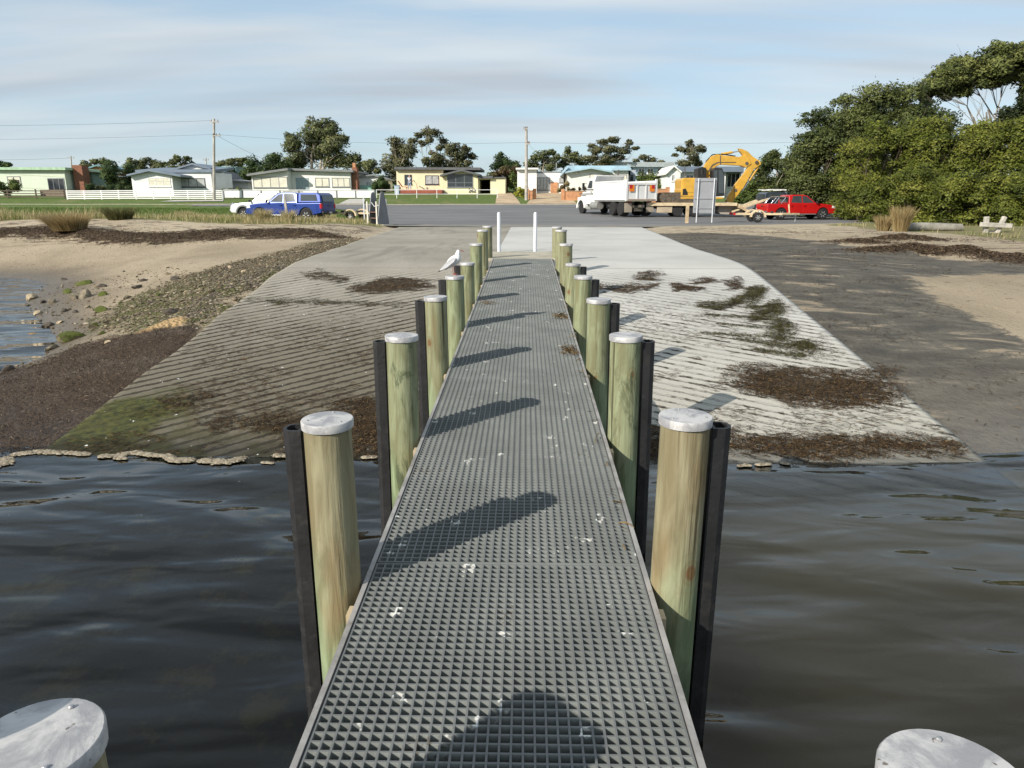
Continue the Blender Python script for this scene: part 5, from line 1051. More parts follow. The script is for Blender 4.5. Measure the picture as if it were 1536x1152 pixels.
rb = at_y(601, 284, yd); t = thing('sun_lounger', 'red folding lounger leaning up at the left end of the deck', 'lounger', (rb[0], yd+.4, rb[2])); RED1 = pm('faded_red_cloth', (.36,.07,.05), .8); MB().bar((-.35,0,1.0), (.15,0,.3), .6, .06).build('backrest', RED1, t); MB().bar((.15,0,.3), (.8,0,.28), .6, .06).build('seat', RED1, t)
for x in (-.1, .7): MB().bar((x, 0, .01), (x, 0, .30), .5, .04, (1,0,0)).build('leg', pm('orange_metal', (.5,.15,.05), .5), t)
hs = at_y(620, 284, yd); t = thing('garden_hose', 'tan hose arching from the wall down to the red deck', 'hose', (hs[0], yd, hs[2])); MB().tube([(-.3, 1.2, 1.0), (0, .6, 1.05), (.3, .2, .75), (.45, 0, .35), (.5, -.1, .03)], .05, 8).build('tube', pm('tan_hose', (.4,.33,.2), .6), t, smooth=True)
# fences
def rails(name, label, x0, x1, Y, rails_z, post_step, mat, rh=.08, ph=1.0, pw=.10, postmat=None, group=None, Y1=None):
    X0 = at_y(x0, 295, Y)[0]; X1 = at_y(x1, 295, Y)[0]; n = max(2, int(round((X1-X0)/post_step))+1); t = thing(name, label, 'fence', (X0, Y, hz(X0, Y)), 0, group); o = tuple(t.location)
    px_ = np.linspace(X0, X1, n); pz = np.array([hz(x, Y) for x in px_])
    for x, z in zip(px_, pz): MB().box(x-pw/2, x+pw/2, Y-pw/2, Y+pw/2, z-.2, z+ph).build('post', postmat or mat, t, origin=o)
    for rz in rails_z:
        mb = MB()
        for k in range(n-1): mb.bar((px_[k], Y-pw/2-.016, pz[k]+rz), (px_[k+1], Y-pw/2-.016, pz[k+1]+rz), .03, rh)
        mb.build('rail', mat, t, origin=o)
    return t, px_, pz
WF = WH('white_fence_paint', (.78,.78,.77))
rails('rail_fence', 'white slatted rail fence along the lawn in front of the white gabled house', 101, 334, 81, (.12,.32,.52,.72,.92), 2.0, WF, .12, 1.0, .12)
t, a_, z_ = rails('panel_fence', 'white panel fence with dark posts in front of the cream house', 336, 562, 82, (.95,), 2.05, WF, .06, .98, .12, GFR)
for k in range(len(a_)-1): MB().box(a_[k]+.08, a_[k+1]-.08, 82-.02, 82+.02, z_[k]+.12, z_[k]+.90).build('panel', WF, t, origin=tuple(t.location))
rails('timber_fence', 'dark weathered two-rail fence in front of the pale green house', -30, 97, 82, (.25,.55,.85), 3.2, pm('dark_fence_timber', (.12,.095,.075), .85), .10, 1.05, .12)
rails('pipe_fence', 'thin white pipe and wire fence along the yellow house lawn', 565, 746, 83, (.45,.92), 2.2, WF, .05, .97, .06)
def bwall(label, x0, x1, Y, hh): 
    X0 = at_y(x0, 295, Y)[0]; X1 = at_y(x1, 295, Y)[0]; z = min(hz(X0, Y), hz(X1, Y)); t = thing('brick_wall', label, 'wall', (X0, Y, z)); o = tuple(t.location)
    MB().box(X0, X1, Y-.11, Y+.11, z-.3, z+hh).build('brickwork', OBRICK, t, origin=o); MB().box(X0-.03, X1+.03, Y-.15, Y+.15, z+hh+.002, z+hh+.08).build('coping', pm('brick_coping', (.42,.27,.17), .9), t, origin=o)
    for x in (X0-.2, X1+.2): MB().box(x-.19, x+.19, Y-.19, Y+.19, z-.3, z+hh+.25).build('pier', OBRICK, t, origin=o)
bwall('low orange brick wall right of the second driveway beside the truck cab', 847, 905, 79.5, .95); bwall('short orange brick wall between the center power pole and the driveway', 794, 799, 81, .9); bwall('orange brick wall end seen behind the truck tailgate', 984, 998, 77, 1.35)
# power poles
POLE = pm('weathered_pole_timber', (.42,.39,.35), .9, 0, .25, 2, .01, 20, dirt=(.26,.24,.21))
def ppole(label, px, pyb, pyt, Y, arms, r=.15):
    b0 = at_y(px, pyb, Y); tp_ = at_y(px, pyt, Y); b0[0] = b0[0]; z0 = hz(b0[0], Y); t = thing('power_pole', label, 'power pole', (b0[0], Y, z0)); hgt = tp_[2]-z0; dx = tp_[0]-b0[0]
    MB().tube([(0,0,-.4), (dx*.5, 0, hgt*.5), (dx, 0, hgt)], [r, r*.85, r*.68], 12).build('shaft', POLE, t, smooth=True)
    for (za, ln, off) in arms:
        ar = MB().box(dx+off-ln/2, dx+off+ln/2, -.19, -.09, hgt-za-.06, hgt-za+.06).build('crossarm', POLE, t)
        for x in (-ln/2+.1, 0, ln/2-.1): MB().lathe([(.035, 0), (.05, .06), (.03, .12), (.045, .16), (.01, .2)], 10, (dx+off+x, -.14, hgt-za+.065)).build('insulator', pm('insulator_brown', (.2,.17,.16), .3), ar, smooth=True)
    return t, np.array([b0[0]+dx, Y, z0+hgt])
_, T1 = ppole('tall timber power pole with two crossarms behind the white rail fence', 321, 302, 178, 80, [(.35, .9, .1), (1.75, .9, .15)], .17)
_, T2 = ppole('timber power pole beside the driveways right of the yellow house', 789.5, 303, 190, 80, [(.25, .5, -.1), (1.75, .35, .25)], .19)
_, T3 = ppole('small distant power pole above the pale green house', 106.5, 262, 234, 150, [(.4, 1.4, 0)], .15)
_, T4 = ppole('small distant pole beside the tall pole on the left', 309, 262, 237, 150, [(.4, 1.2, 0)], .15)
_, T5 = ppole('slim grey pole rising through the trees left of the center power pole', 745.5, 280, 236, 110, [(.3, .5, 0)], .12)
WIRE = pm('dark_wire', (.10,.10,.105), .6)
def wire(label, a, b, sag, r=.0105):
    a = np.array(a, float); b = np.array(b, float); P_ = []
    for k in range(25): u = k/24; p = a+(b-a)*u; p[2] -= sag*4*u*(1-u); P_.append(p-a)
    o = MB().tube(P_, r, 4).build('power_line', WIRE, None); o.location = a; tag(o, label, 'power line')
A1 = T1-np.array([0,.14,1.6]); A2 = T2-np.array([0,.14,1.6])
wire('power line running left from the tall pole out of frame', A1, A1+np.array([-62, 4, .3]), .5); wire('upper power line running left from the top of the tall pole', T1-np.array([.3,.1,.2]), T1+np.array([-62, 4, .2]), .5, .012)
wire('power line spanning between the two road poles above the roofs', A1, A2, .45); wire('power line running right from the center pole toward the scrub', A2, np.array([46, 78, A2[2]+.6]), .5)
wire('service line slanting down from the tall pole to the cream house roof', A1, (at_y(428, 252, 92)), .2, .012); wire('service line slanting from the center pole to the flat-roofed house', A2, at_y(842, 257, 92), .15, .010)
wire('distant line left of the small far pole', T3-np.array([0,.1,.4]), T3+np.array([-60, 0, .6]), .8, .02)
# ================================================================== VEHICLES
TYRE = pm('tyre_rubber', (.022,.022,.023), .85, 0, .3, 8); TRIM = pm('black_trim', (.02,.02,.021), .5); CARG = pm('car_window_glass', (.045,.055,.06), .05, 0, .15, 2, spec=.8)
ALLOY = pm('alloy_rim', (.55,.56,.57), .35, .6, .15, 5); CHROME = pm('chrome', (.8,.8,.82), .12, 1, .05); REDL = pm('red_lens', (.45,.02,.03), .2, 0, .1); CLEARL = pm('clear_lens', (.75,.78,.8), .1, 0, .1); AMBER = pm('amber_lens', (.75,.22,.02), .3, 0, .1)
def wheel(parent, x, y, r, wd, rim=ALLOY, rf=.62, spokes=6):
    w_ = MB(); prof = [(r*.60,-wd/2), (r*.90,-wd/2), (r*.98,-wd*.38), (r,-wd*.2), (r,wd*.2), (r*.98,wd*.38), (r*.90,wd/2), (r*.60,wd/2)]
    V = []; w_.lathe(prof, 24); w_.v = [(p[0]+x, p[2]+y, p[1]+r) for p in w_.v]; o = w_.build('wheel', TYRE, parent, smooth=True)
    mb = MB(); sg = 1 if y > 0 else -1; mb.lathe([(r*rf,-wd*.25), (r*rf,wd*.42), (r*(rf-.08),wd*.44), (r*(rf-.09),wd*.2), (.07*r,wd*.2)], 20)
    mb.v = [(p[0]+x, sg*p[2]+y, p[1]+r) for p in mb.v]
    for k in range(spokes):
        a = 2*math.pi*k/spokes; mb.bar((x+.05*r*math.cos(a), y+sg*wd*.30, r+.05*r*math.sin(a)), (x+r*(rf-.04)*math.cos(a), y+sg*wd*.36, r+r*(rf-.04)*math.sin(a)), .05, .09 if spokes < 8 else .05, (0, 1, 0))
    mb.build('rim', rim, o, smooth=False); return o
def arch_profile(L, zb, arches, top):
    """side outline: bottom line with wheel arches, then the given top line (front to rear)"""
    P = [(-L/2, zb+.12)]
    for cx, r in arches:
        P.append((cx-r, zb)); P += [(cx-r*math.cos(a), .40+r*math.sin(a)) for a in np.linspace(.12, math.pi-.12, 11)]; P.append((cx+r, zb))
    P.append((L/2-.08, zb+.04)); return P+top
def side_prism(poly, w_bot, w_top, z0, z1, name, mat, parent, bevel=.03):
    hw = lambda z: w_bot+(w_top-w_bot)*min(1, max(0, (z-z0)/(z1-z0)))
    mb = MB(); n = len(poly); V = [(x, -hw(z), z) for x, z in poly]+[(x, hw(z), z) for x, z in poly]
    mb.add(V, [tuple(range(n)), tuple(range(2*n-1, n-1, -1))]+[(i, n+i, n+(i+1) % n, (i+1) % n) for i in range(n)])
    return mb.build(name, mat, parent, bevel=bevel, seg=3), hw
def side_pane(poly, hw, side, name, mat, parent, off=.008, th=.012):
    n = len(poly); V = [(x, side*(hw(z)+off), z) for x, z in poly]+[(x, side*(hw(z)+off-th), z) for x, z in poly]
    return MB().add(V, [tuple(range(n)), tuple(range(2*n-1, n-1, -1))]+[(i, n+i, n+(i+1) % n, (i+1) % n) for i in range(n)]).build(name, mat, parent)
def ute(label, loc, rot, paint, rear='tub', bars=False, rack=False, bull=False, flare=None):
    t = thing('ute', label, 'ute', loc, rot); L, W = 5.3, .92
    top = [(2.66,.62), (2.63,.86), (2.48,1.00), (1.9,1.10), (1.12,1.16), (-.2,1.13), (-1.0,1.12), (-2.62,1.14), (-2.66,.7)]
    body, hb = side_prism(arch_profile(L, .42, [(-1.58,.47), (1.66,.47)], top), .93, .90, .4, 1.16, 'body', paint, t, .045)
    MB().box(-2.3, 2.3, -.86, .86, .34, .95).build('underbody', TRIM, t)
    cabp = [(1.15,1.12), (.42,1.70), (.15,1.77), (-.75,1.77), (-.97,1.70), (-1.02,1.10)]
    cab, hc = side_prism(cabp, .90, .70, 1.12, 1.78, 'cab', paint, t, .04)
    for s in (-1, 1):
        side_pane([(.92,1.20), (.34,1.66), (.04,1.70), (.04,1.19)], hc, s, 'side_window', CARG, t); side_pane([(-.04,1.19), (-.04,1.70), (-.70,1.69), (-.86,1.22)], hc, s, 'side_window', CARG, t)
        for x0, x1 in ((.02, 1.08), (-.95, -.02)):
            d = side_pane([(x0+.01,.52), (x1-.02,.52), (x1-.02,1.12), (x0+.01,1.13)], hb, s, 'door', paint, t, .010, .02); hx = x0+.14
            MB().box(hx-.09, hx+.09, min(s*.93, s*.975), max(s*.93, s*.975), .98, 1.02).build('handle', paint, d)
        MB().box(1.02, 1.12, min(s*.93,s*1.12), max(s*.93,s*1.12), 1.15, 1.32).build('side_mirror', TRIM, t, bevel=.03)
        MB().prism([(2.30,.83), (2.60,.80), (2.56,.94), (2.36,1.02)], s*.62 if s > 0 else -.925, .925 if s > 0 else -.62, lambda u, v, d: (u+.012, d, v)).build('headlight', CLEARL, t, bevel=.02)
        MB().box(-2.685, -2.55, min(s*.72,s*.925), max(s*.72,s*.925), .80, 1.10).build('tail_light', REDL, t, bevel=.02)
        MB().box(-1.0, 1.1, min(s*.88,s*.98), max(s*.88,s*.98), .37, .41).build('side_step', ALLOY, t, bevel=.01)
        for cx in (-1.58, 1.66):
            wheel(t, cx, s*.80, .385, .25, ALLOY)
            if flare is not None:
                arc = [(cx+.47*math.cos(a), .40+.47*math.sin(a)) for a in np.linspace(.1, math.pi-.1, 12)]+[(cx+.56*math.cos(a), .40+.56*math.sin(a)) for a in np.linspace(math.pi-.1, .1, 12)]
                MB().prism(arc, min(s*.90,s*.985), max(s*.90,s*.985), lambda u, v, d: (u, d, v)).build('wheel_flare', flare, t)
    MB().prism([(1.06,1.20), (.45,1.69), (.46,1.705), (1.075,1.215)], -.74, .74, lambda u, v, d: (u+.012, d, v+.008)).build('windscreen', CARG, t)
    MB().box(-1.02, -.985, -.66, .66, 1.22, 1.62).build('rear_window', CARG, t)
    MB().box(2.50, 2.72, -.90, .90, .45, .66).build('front_bumper', paint if not bull else CHROME, t, bevel=.05); MB().box(2.60, 2.665, -.55, .55, .70, .90).build('grille', TRIM, t, bevel=.01)
    MB().box(-2.80, -2.64, -.88, .88, .48, .62).build('rear_bumper', CHROME if rear == 'tub' else TRIM, t, bevel=.03)
    tg = MB().box(-2.672, -2.64, -.70, .70, .68, 1.12).build('tailgate', paint, t, bevel=.01); MB().box(-2.69, -2.673, -.14, .14, .92, 1.0).build('handle', TRIM, tg)
    MB().box(-2.70, -2.81, -.18, .18, .50, .60).build('number_plate', pm('plate_white', (.6,.6,.58), .5), t)
    if rear == 'canopy':
        cp, hk = side_prism([(-1.06,1.14), (-1.06,1.76), (-2.38,1.75), (-2.58,1.62), (-2.66,1.15)], .91, .78, 1.14, 1.78, 'canopy', paint, t, .05)
        for s in (-1, 1): side_pane([(-1.25,1.26), (-1.25,1.66), (-2.30,1.65), (-2.42,1.26)], hk, s, 'canopy_window', CARG, t)
        MB().prism([(-2.645,1.22), (-2.585,1.60), (-2.60,1.61), (-2.665,1.22)], -.68, .68, lambda u, v, d: (u-.02, d, v)).build('canopy_rear_window', CARG, t)
        for s in (-1, 1): MB().tube([(-.6, s*.62, 1.83), (.1, s*.62, 1.83)], .02, 6).build('roof_rail', TRIM, t)
    else:
        MB().box(-2.55, -1.15, -.82, .82, 1.125, 1.15).build('tub_cover', TRIM, t)
    if bars:
        for x in (-1.25, -1.75): MB().tube([(x-.35, -.80, 1.13), (x, -.72, 1.55), (x+.05, -.60, 1.62), (x+.05, .60, 1.62), (x, .72, 1.55), (x-.35, .80, 1.13)], .038, 10).build('sports_bar', CHROME, t, smooth=True)
    if rack:
        for x in (-2.2, -1.3, -.4, .3): MB().box(x-.03, x+.03, -.82, .82, 1.86, 1.90).build('rack_bar', WFR, t)
        for s in (-1, 1): MB().box(-2.5, .5, s*.80-.03, s*.80+.03, 1.901, 1.96).build('rack_rail', WFR, t)
    if bull:
        for y in (-.45, .45): MB().tube([(2.74, y, .5), (2.78, y, 1.02), (2.72, y*.9, 1.12)], .035, 8).build('bull_bar_upright', CHROME, t, smooth=True)
        for z in (.72, 1.05): MB().tube([(2.60, -.82, z-.03), (2.78, -.5, z), (2.78, .5, z), (2.60, .82, z-.03)], .03, 8).build('bull_bar', CHROME, t, smooth=True)
    return t
def carpaint(n, c): return pm(n, c, .32, .25, .10, 1.2, coat=.3, spec=.45)
def place(px, Y): x = at_y(px, 310, Y)[0]; return (x, Y, hz(x, Y)+.0)
BLUEP = carpaint('metallic_blue_paint', (.005,.033,.21)); REDP = carpaint('bright_red_paint', (.55,.012,.012)); WHTP = carpaint('white_car_paint', (.70,.70,.70)); NAVY = carpaint('dark_slate_paint', (.03,.04,.055))
ute('metallic blue dual cab ute with matching canopy parked in the dune grass on the left', place(436, 46.5), math.pi-R(13), BLUEP, 'canopy')
ute('white ute with chrome bull bar and grey wheel flares parked behind the blue one', place(408, 50.5), math.pi-R(10), WHTP, bull=True, flare=pm('grey_flare', (.16,.165,.17), .6))
ute('bright red dual cab ute with chrome sports bars beside the scrub', place(1194, 50.5), R(8), REDP, bars=True).scale = (.92, .92, .92)
ute('dark slate ute with white roof rack half hidden behind the red one', place(1190, 55.5), R(5), NAVY, 'canopy', rack=True)

# ---- tipper truck (front along +x)
TW = pm('white_truck_paint', (.72,.72,.71), .4, 0, .08, .8, dirt=(.52,.49,.43)); GRIME = pm('grimy_chassis', (.10,.09,.075), .85, 0, .35, 4); TANK = pm('dull_aluminium_tank', (.42,.42,.39), .4, .5, .25, 3); FLAP = pm('dusty_mudflap', (.36,.31,.24), .9)
tx, ty, tz = place(921, 57.5); t = thing('tipper_truck', 'white bonneted tipper truck turned away from the camera with its tray empty', 'truck', (tx, ty, tz), math.pi/2+R(20))
for s in (-.42, .42): MB().box(-3.9, 4.2, s-.06, s+.06, .78, 1.02).build('chassis_rail', GRIME, t)
P = [(-4.25,1.12), (-4.25,2.36), (1.05,2.36), (1.05,1.12)]
for s in (-1, 1):
    sd = MB().box(-4.2, 1.1, min(s*1.17,s*1.24), max(s*1.17,s*1.24), 1.14, 2.42).build('tray_side', TW, t)
    MB().box(-4.22, 1.12, min(s*1.15,s*1.28), max(s*1.15,s*1.28), 2.421, 2.52).build('top_rail', TW, sd); MB().box(-4.2, 1.1, min(s*1.241,s*1.28), max(s*1.241,s*1.28), 1.15, 1.25).build('lower_rail', TW, sd)
    MB().box(-4.34, -4.20, min(s*1.13,s*1.27), max(s*1.13,s*1.27), 1.1, 2.62).build('corner_post', TW, t)
tg = MB().box(-4.30, -4.22, -1.125, 1.125, 1.16, 2.36).build('tailgate', TW, t)
for y in (-.36, .36): MB().box(-4.345, -4.301, y-.05, y+.05, 1.2, 2.3).build('tailgate_rib', TW, tg)
MB().box(-4.36, -4.301, -1.12, 1.12, 2.22, 2.36).build('tailgate_top', TW, tg); MB().box(-4.36, -4.301, -1.12, 1.12, 1.1, 1.22).build('tailgate_sill', pm('rusty_steel', (.34,.27,.22), .8), tg)
for y in (-.83, .83):
    mk = MB().box(-4.375, -4.361, y-.20, y+.20, 1.75, 2.20).build('marker_plate', AMBER, t); MB().box(-4.381, -4.376, y-.20+(.16 if y > 0 else .0), y+.04+(.16 if y > 0 else .0), 1.95, 2.20).build('red_square', REDL, mk)
MB().box(-4.2, 1.1, -1.165, 1.165, 1.06, 1.14).build('tray_floor', TW, t); MB().prism([(1.10,1.14), (1.10,2.52), (.75,2.95), (.75,3.02), (1.25,3.02), (1.25,1.14)], -1.22, 1.22, lambda u, v, d: (u, d, v)).build('headboard', TW, t)
cabp = [(1.5,.80), (1.5,2.70), (1.7,2.86), (2.6,2.86), (3.05,2.05), (3.05,.80)]
cb, hw_ = side_prism(cabp, 1.05, .98, .8, 2.9, 'cab', TW, t, .06)
for s in (-1, 1):
    side_pane([(1.95,2.05), (1.95,2.65), (2.5,2.65), (2.88,2.05)], hw_, s, 'side_window', CARG, t); d = side_pane([(1.9,1.0), (1.9,2.0), (2.92,2.0), (2.92,1.0)], hw_, s, 'door', TW, t, .015, .03); MB().box(1.98, 2.14, min(s*1.05,s*1.10), max(s*1.05,s*1.10), 1.75, 1.80).build('handle', TRIM, d)
    for z in (1.62, 1.95): MB().box(1.55, 4.3-(z-1.6), min(s*1.0,s*1.075) if z < 3 else 0, max(s*1.0,s*1.075), z-.03, z+.03).build('dark_stripe', TRIM, t)
    MB().tube([(2.95, s*1.05, 2.45), (3.0, s*1.30, 2.45), (3.0, s*1.30, 1.95), (2.95, s*1.05, 1.95)], .02, 6).build('mirror_arm', TRIM, t); MB().box(2.97, 3.05, s*1.30-.10, s*1.30+.10, 2.0, 2.48).build('side_mirror', TRIM, t, bevel=.02)
    MB().box(4.40, 4.62, min(s*.72,s*1.08), max(s*.72,s*1.08), 1.05, 1.35).build('headlight', CLEARL, t, bevel=.03)
    arc = [(3.72+.62*math.cos(a), .52+.62*math.sin(a)) for a in np.linspace(0, math.pi, 14)]+[(3.72+.80*math.cos(a), .52+.80*math.sin(a)) for a in np.linspace(math.pi, 0, 14)]
    MB().prism(arc, min(s*.86,s*1.20), max(s*.86,s*1.20), lambda u, v, d: (u, d, v)).build('front_mudguard', TW, t)
    MB().tube([(1.9, s*.95, .72), (.5, s*.95, .72)], .30, 16).build('fuel_tank', TANK, t, smooth=True); MB().box(1.95, 2.9, min(s*.85,s*1.12), max(s*.85,s*1.12), .42, .62).build('step', TANK, t, bevel=.02)
    wheel(t, 3.72, s*.98, .52, .30, TANK, .55, 10)
    for x in (-2.05, -3.35): wheel(t, x, s*.92, .52, .58, TANK, .55, 10)
    MB().box(-4.05, -4.02, min(s*.6,s*1.2), max(s*.6,s*1.2), .28, .95).build('mudflap', FLAP, t); MB().box(-4.06, -3.95, min(s*.62,s*.98), max(s*.62,s*.98), .98, 1.05).build('tail_light', REDL, t)
MB().prism([(3.052,.95), (3.052,2.02), (4.15,1.78), (4.5,1.5), (4.55,.75), (4.3,.75)], -.86, .86, lambda u, v, d: (u, d, v)).build('bonnet', TW, t, bevel=.10, seg=3)
MB().box(4.42, 4.75, -1.15, 1.15, .45, .80).build('front_bumper', TW, t, bevel=.06); MB().box(4.5, 4.57, -.5, .5, .9, 1.5).build('grille', CHROME, t)
MB().prism([(2.66,2.80), (3.08,2.06), (3.10,2.08), (2.69,2.81)], -.9, .9, lambda u, v, d: (u, d, v)).build('windscreen', CARG, t)
MB().tube([(1.38, -.95, 1.0), (1.38, -.95, 3.1), (1.30, -.95, 3.45)], .06, 10).build('exhaust_stack', GRIME, t, smooth=True); MB().box(-1.2, -4.0, -.35, .35, .35, .75).build('axle_beam', GRIME, t)
MB().box(-4.6, -4.0, -.12, .12, .62, .80).build('tow_hitch', GRIME, t)
# ---- plant trailer, traced along its own side, parallel to the road
YT = 55.2
def PX(px, py, Y=YT): p = at_y(px, py, Y); return p[0], p[2]
tl = PX(966, 315)[0]; tr_ = PX(1098, 315)[0]; gz = hz((tl+tr_)/2, YT); t = thing('plant_trailer', 'long timber-decked plant trailer carrying the excavator behind the tipper truck', 'trailer', ((tl+tr_)/2, YT, gz)); o = tuple(t.location); DKW = pm('worn_deck_timber', (.50,.38,.24), .85, 0, .3, 2); CRM = pm('cream_trailer_paint', (.60,.48,.31), .6, 0, .2, 2, dirt=(.32,.25,.17))
zd = gz+.98; YB0, YB1 = YT-1.2, YT+1.25
MB().box(tl, tr_, YB0, YB1, zd-.10, zd).build('deck', DKW, t, origin=o); MB().box(tl, tr_, YB0-.06, YB0-.003, zd-.20, zd+.02).build('side_rail', CRM, t, origin=o); MB().box(tl, tr_, YB1+.003, YB1+.06, zd-.20, zd+.02).build('side_rail', CRM, t, origin=o)
for y in (YT-.5, YT+.5): MB().box(tl-.2, tr_, y-.07, y+.07, zd-.42, zd-.103).build('chassis_beam', GRIME, t, origin=o)
MB().bar((tl-.1, YT, zd-.3), (tx+.95, ty-3.8, gz+.72), .16, .18).build('drawbar', CRM, t, origin=o)
MB().box(PX(997,0)[0], PX(1021,0)[0], YB0+.05, YB0+.5, gz+.28, zd-.21).build('toolbox', pm('dusty_toolbox', (.40,.33,.24), .8), t, origin=o, bevel=.02)
wx = [PX(p, 0)[0]-o[0] for p in (1030, 1056)]
for x in wx:
    for y in (-.95, .95): wheel(t, x, y, .40, .30, TANK, .55, 8)
MB().box(PX(1021,0)[0], PX(1068,0)[0], YB0-.02, YB0+.35, gz+.80, gz+.84).build('mudguard', CRM, t, origin=o)
for y in (-.75, .75):
    a = (tr_-o[0]+.05, y, zd-gz-.05); c_ = PX(1092, 328); e_ = PX(1140, 308)
    MB().bar((c_[0]-o[0], y, .35), (e_[0]-o[0]+.3, y, 1.28), .5, .12).build('loading_ramp', CRM, t)
MB().prism([(tr_-o[0]+.004, .98), (tr_-o[0]+.004, .70), (tr_-o[0]+.95, .28), (tr_-o[0]+1.05, .40)], -1.15, 1.2, lambda u, v, d: (u, d, v)).build('beaver_tail', DKW, t)
MB().tube([(tl-o[0]+.4, -1.0, .9), (tl-o[0]+.4, -1.0, .3)], .05, 8).build('stand_leg', GRIME, t)
# ---- excavator standing on the trailer: side outline with real widths
YEX = YT+.05; EX = pm('excavator_yellow', (.57,.325,.045), .45, 0, .14, 1.2, dirt=(.34,.20,.05), coat=.2); TRK = pm('muddy_track_steel', (.12,.095,.07), .8, .2, .4, 5, .01, 25)
ec = PX(1040, 300)[0]; t = thing('excavator', 'yellow excavator with folded boom sitting on the plant trailer', 'excavator', (ec, YEX, zd+.004)); o = tuple(t.location)
def ex(pts, d0, d1, name, mat, parent=None, bevel=.03):
    P = [PX(x, y, YEX) for x, y in pts]; return MB().prism(P, YEX+d0, YEX+d1, lambda u, v, d: (u, d, v)).build(name, mat, parent or t, origin=o, bevel=bevel)
zt = o[2]
for s in (-1, 1):
    y0, y1 = sorted((s*.72, s*1.18)); xa, xb = PX(1000,0,YEX)[0], PX(1073,0,YEX)[0]; r = .36; pr = [(xa+r-r*math.sin(a), zt+r+r*math.cos(a)) for a in np.linspace(0, math.pi, 9)]+[(xb-r+r*math.sin(a), zt+r-r*math.cos(a)) for a in np.linspace(0, math.pi, 9)]
    tk = MB().prism(pr, YEX+y0, YEX+y1, lambda u, v, d: (u, d, v)).build('track', TRK, t, origin=o, bevel=.02)
    mb = MB()
    for k in range(26):
        x = xa+r+(xb-xa-2*r)*k/25; mb.box(x-.035, x+.035, YEX+y0-.02, YEX+y1+.02, zt+2*r+.001, zt+2*r+.03)
    mb.build('grousers', TRK, tk, origin=o)['kind'] = 'stuff'
    for k in range(5): x = xa+r+(xb-xa-2*r)*k/4; MB().tube([(x, YEX+(y0-.025 if s < 0 else y1+.025), zt+.28), (x, YEX+(y0+.02 if s < 0 else y1-.02), zt+.28)], .12, 12).build('road_wheel', GRIME, tk, origin=o)
MB().tube([(ec, YEX, zt+.45), (ec, YEX, zt+.88)], .62, 20).build('slew_ring', GRIME, t, origin=o)
ex([(1017,295.5), (1017,270), (1020,267.5), (1044,267.5), (1044,295.5)], -1.2, 1.2, 'engine_housing', EX, bevel=.06); ex([(1016.2,295.5), (1016.2,285), (1018.5,279), (1023,281), (1026,288), (1026,293.2), (1018,293.4)], -1.215, 1.215, 'counterweight', EX); ex([(1018.6,292.5), (1019,284), (1023,283), (1026,289), (1026,292.5)], -1.235, -1.218, 'side_vent', TRIM)
ex([(1016,298.5), (1016,295.7), (1078,295.7), (1078,298.5)], -1.22, 1.22, 'platform', EX)
cabx = [(1063,295.5), (1063,256), (1066,252.5), (1077,253), (1080.5,262), (1080.5,294)]
ex(cabx, -1.18, -.25, 'cab', TRIM, bevel=.05)
ex([(1065,274), (1065,257), (1070,255.5), (1070,274)], -1.195, -1.183, 'cab_window', CARG); ex([(1071.5,290), (1071.5,255.5), (1076,255.5), (1079.5,263), (1079.5,290)], -1.195, -1.183, 'cab_window', CARG)
ex([(1045,267), (1045,253), (1052,250.5), (1058,252), (1058,267)], -.3, .9, 'hood', TRIM)
bm_ = ex([(1052,270), (1049,264), (1060,243), (1067,234.5), (1076,231.3), (1084,233), (1109,235.5), (1119,231.5), (1124,238), (1127,246), (1119,251.5), (1111,248.5), (1081,247), (1074,250), (1066,259), (1058,273)], -.02, .42, 'boom', EX, bevel=.03)
ex([(1079.8,246.6), (1079.8,233.2), (1081.2,233.4), (1081.2,246.6)], -.03, .43, 'boom_plate', GRIME, bm_, 0)
st = ex([(1110,227), (1108,222.5), (1114,223.5), (1122,227), (1130,235), (1141,242), (1142,246), (1137,250), (1131,254), (1114,284), (1105,290), (1098,285), (1102,278), (1118,258), (1124,247), (1118,237)], .04, .36, 'stick', EX, bevel=.02)
def cyl(a, b, r0, name, par, yo=.2):
    pa, pb = PX(*a, YEX), PX(*b, YEX); A_ = np.array([pa[0], YEX+yo, pa[1]]); B_ = np.array([pb[0], YEX+yo, pb[1]]); M_ = A_+(B_-A_)*.58
    c_ = MB().tube([A_, M_], r0, 10).build(name, EX, par, origin=o, smooth=True); MB().tube([M_, B_], r0*.55, 10).build('piston_rod', CHROME, c_, origin=o, smooth=True)
cyl((1056,276), (1078,252), .10, 'boom_cylinder', t, -.10); cyl((1056,276), (1078,252), .10, 'boom_cylinder', t, .50); cyl((1083,231), (1112,226), .09, 'stick_cylinder', t, .2); cyl((1139,250), (1115,286), .085, 'bucket_cylinder', t, .2)
for pq in ((1120,245), (1135,243.5), (1103,285.5), (1057,267)):
    P_ = PX(*pq, YEX); MB().tube([(P_[0], YEX-.06, P_[1]), (P_[0], YEX+.46, P_[1])], .12, 12).build('pivot_pin', GRIME, t, origin=o)
ex([(1062,256), (1068,247), (1076,243), (1104,243), (1104,244.2), (1077,244.4), (1069,249), (1063,258)], -.034, -.021, 'boom_rib', GRIME, bm_, 0)
for k, yo in ((0, .06), (1, .34)): MB().tube([tuple(np.insert(PX(x, y, YEX), 1, YEX+yo)) for x, y in ((1053,262), (1061,241), (1070,231.5), (1085,231), (1104,234))], .03, 6).build('hydraulic_hose', TRIM, t, origin=o)
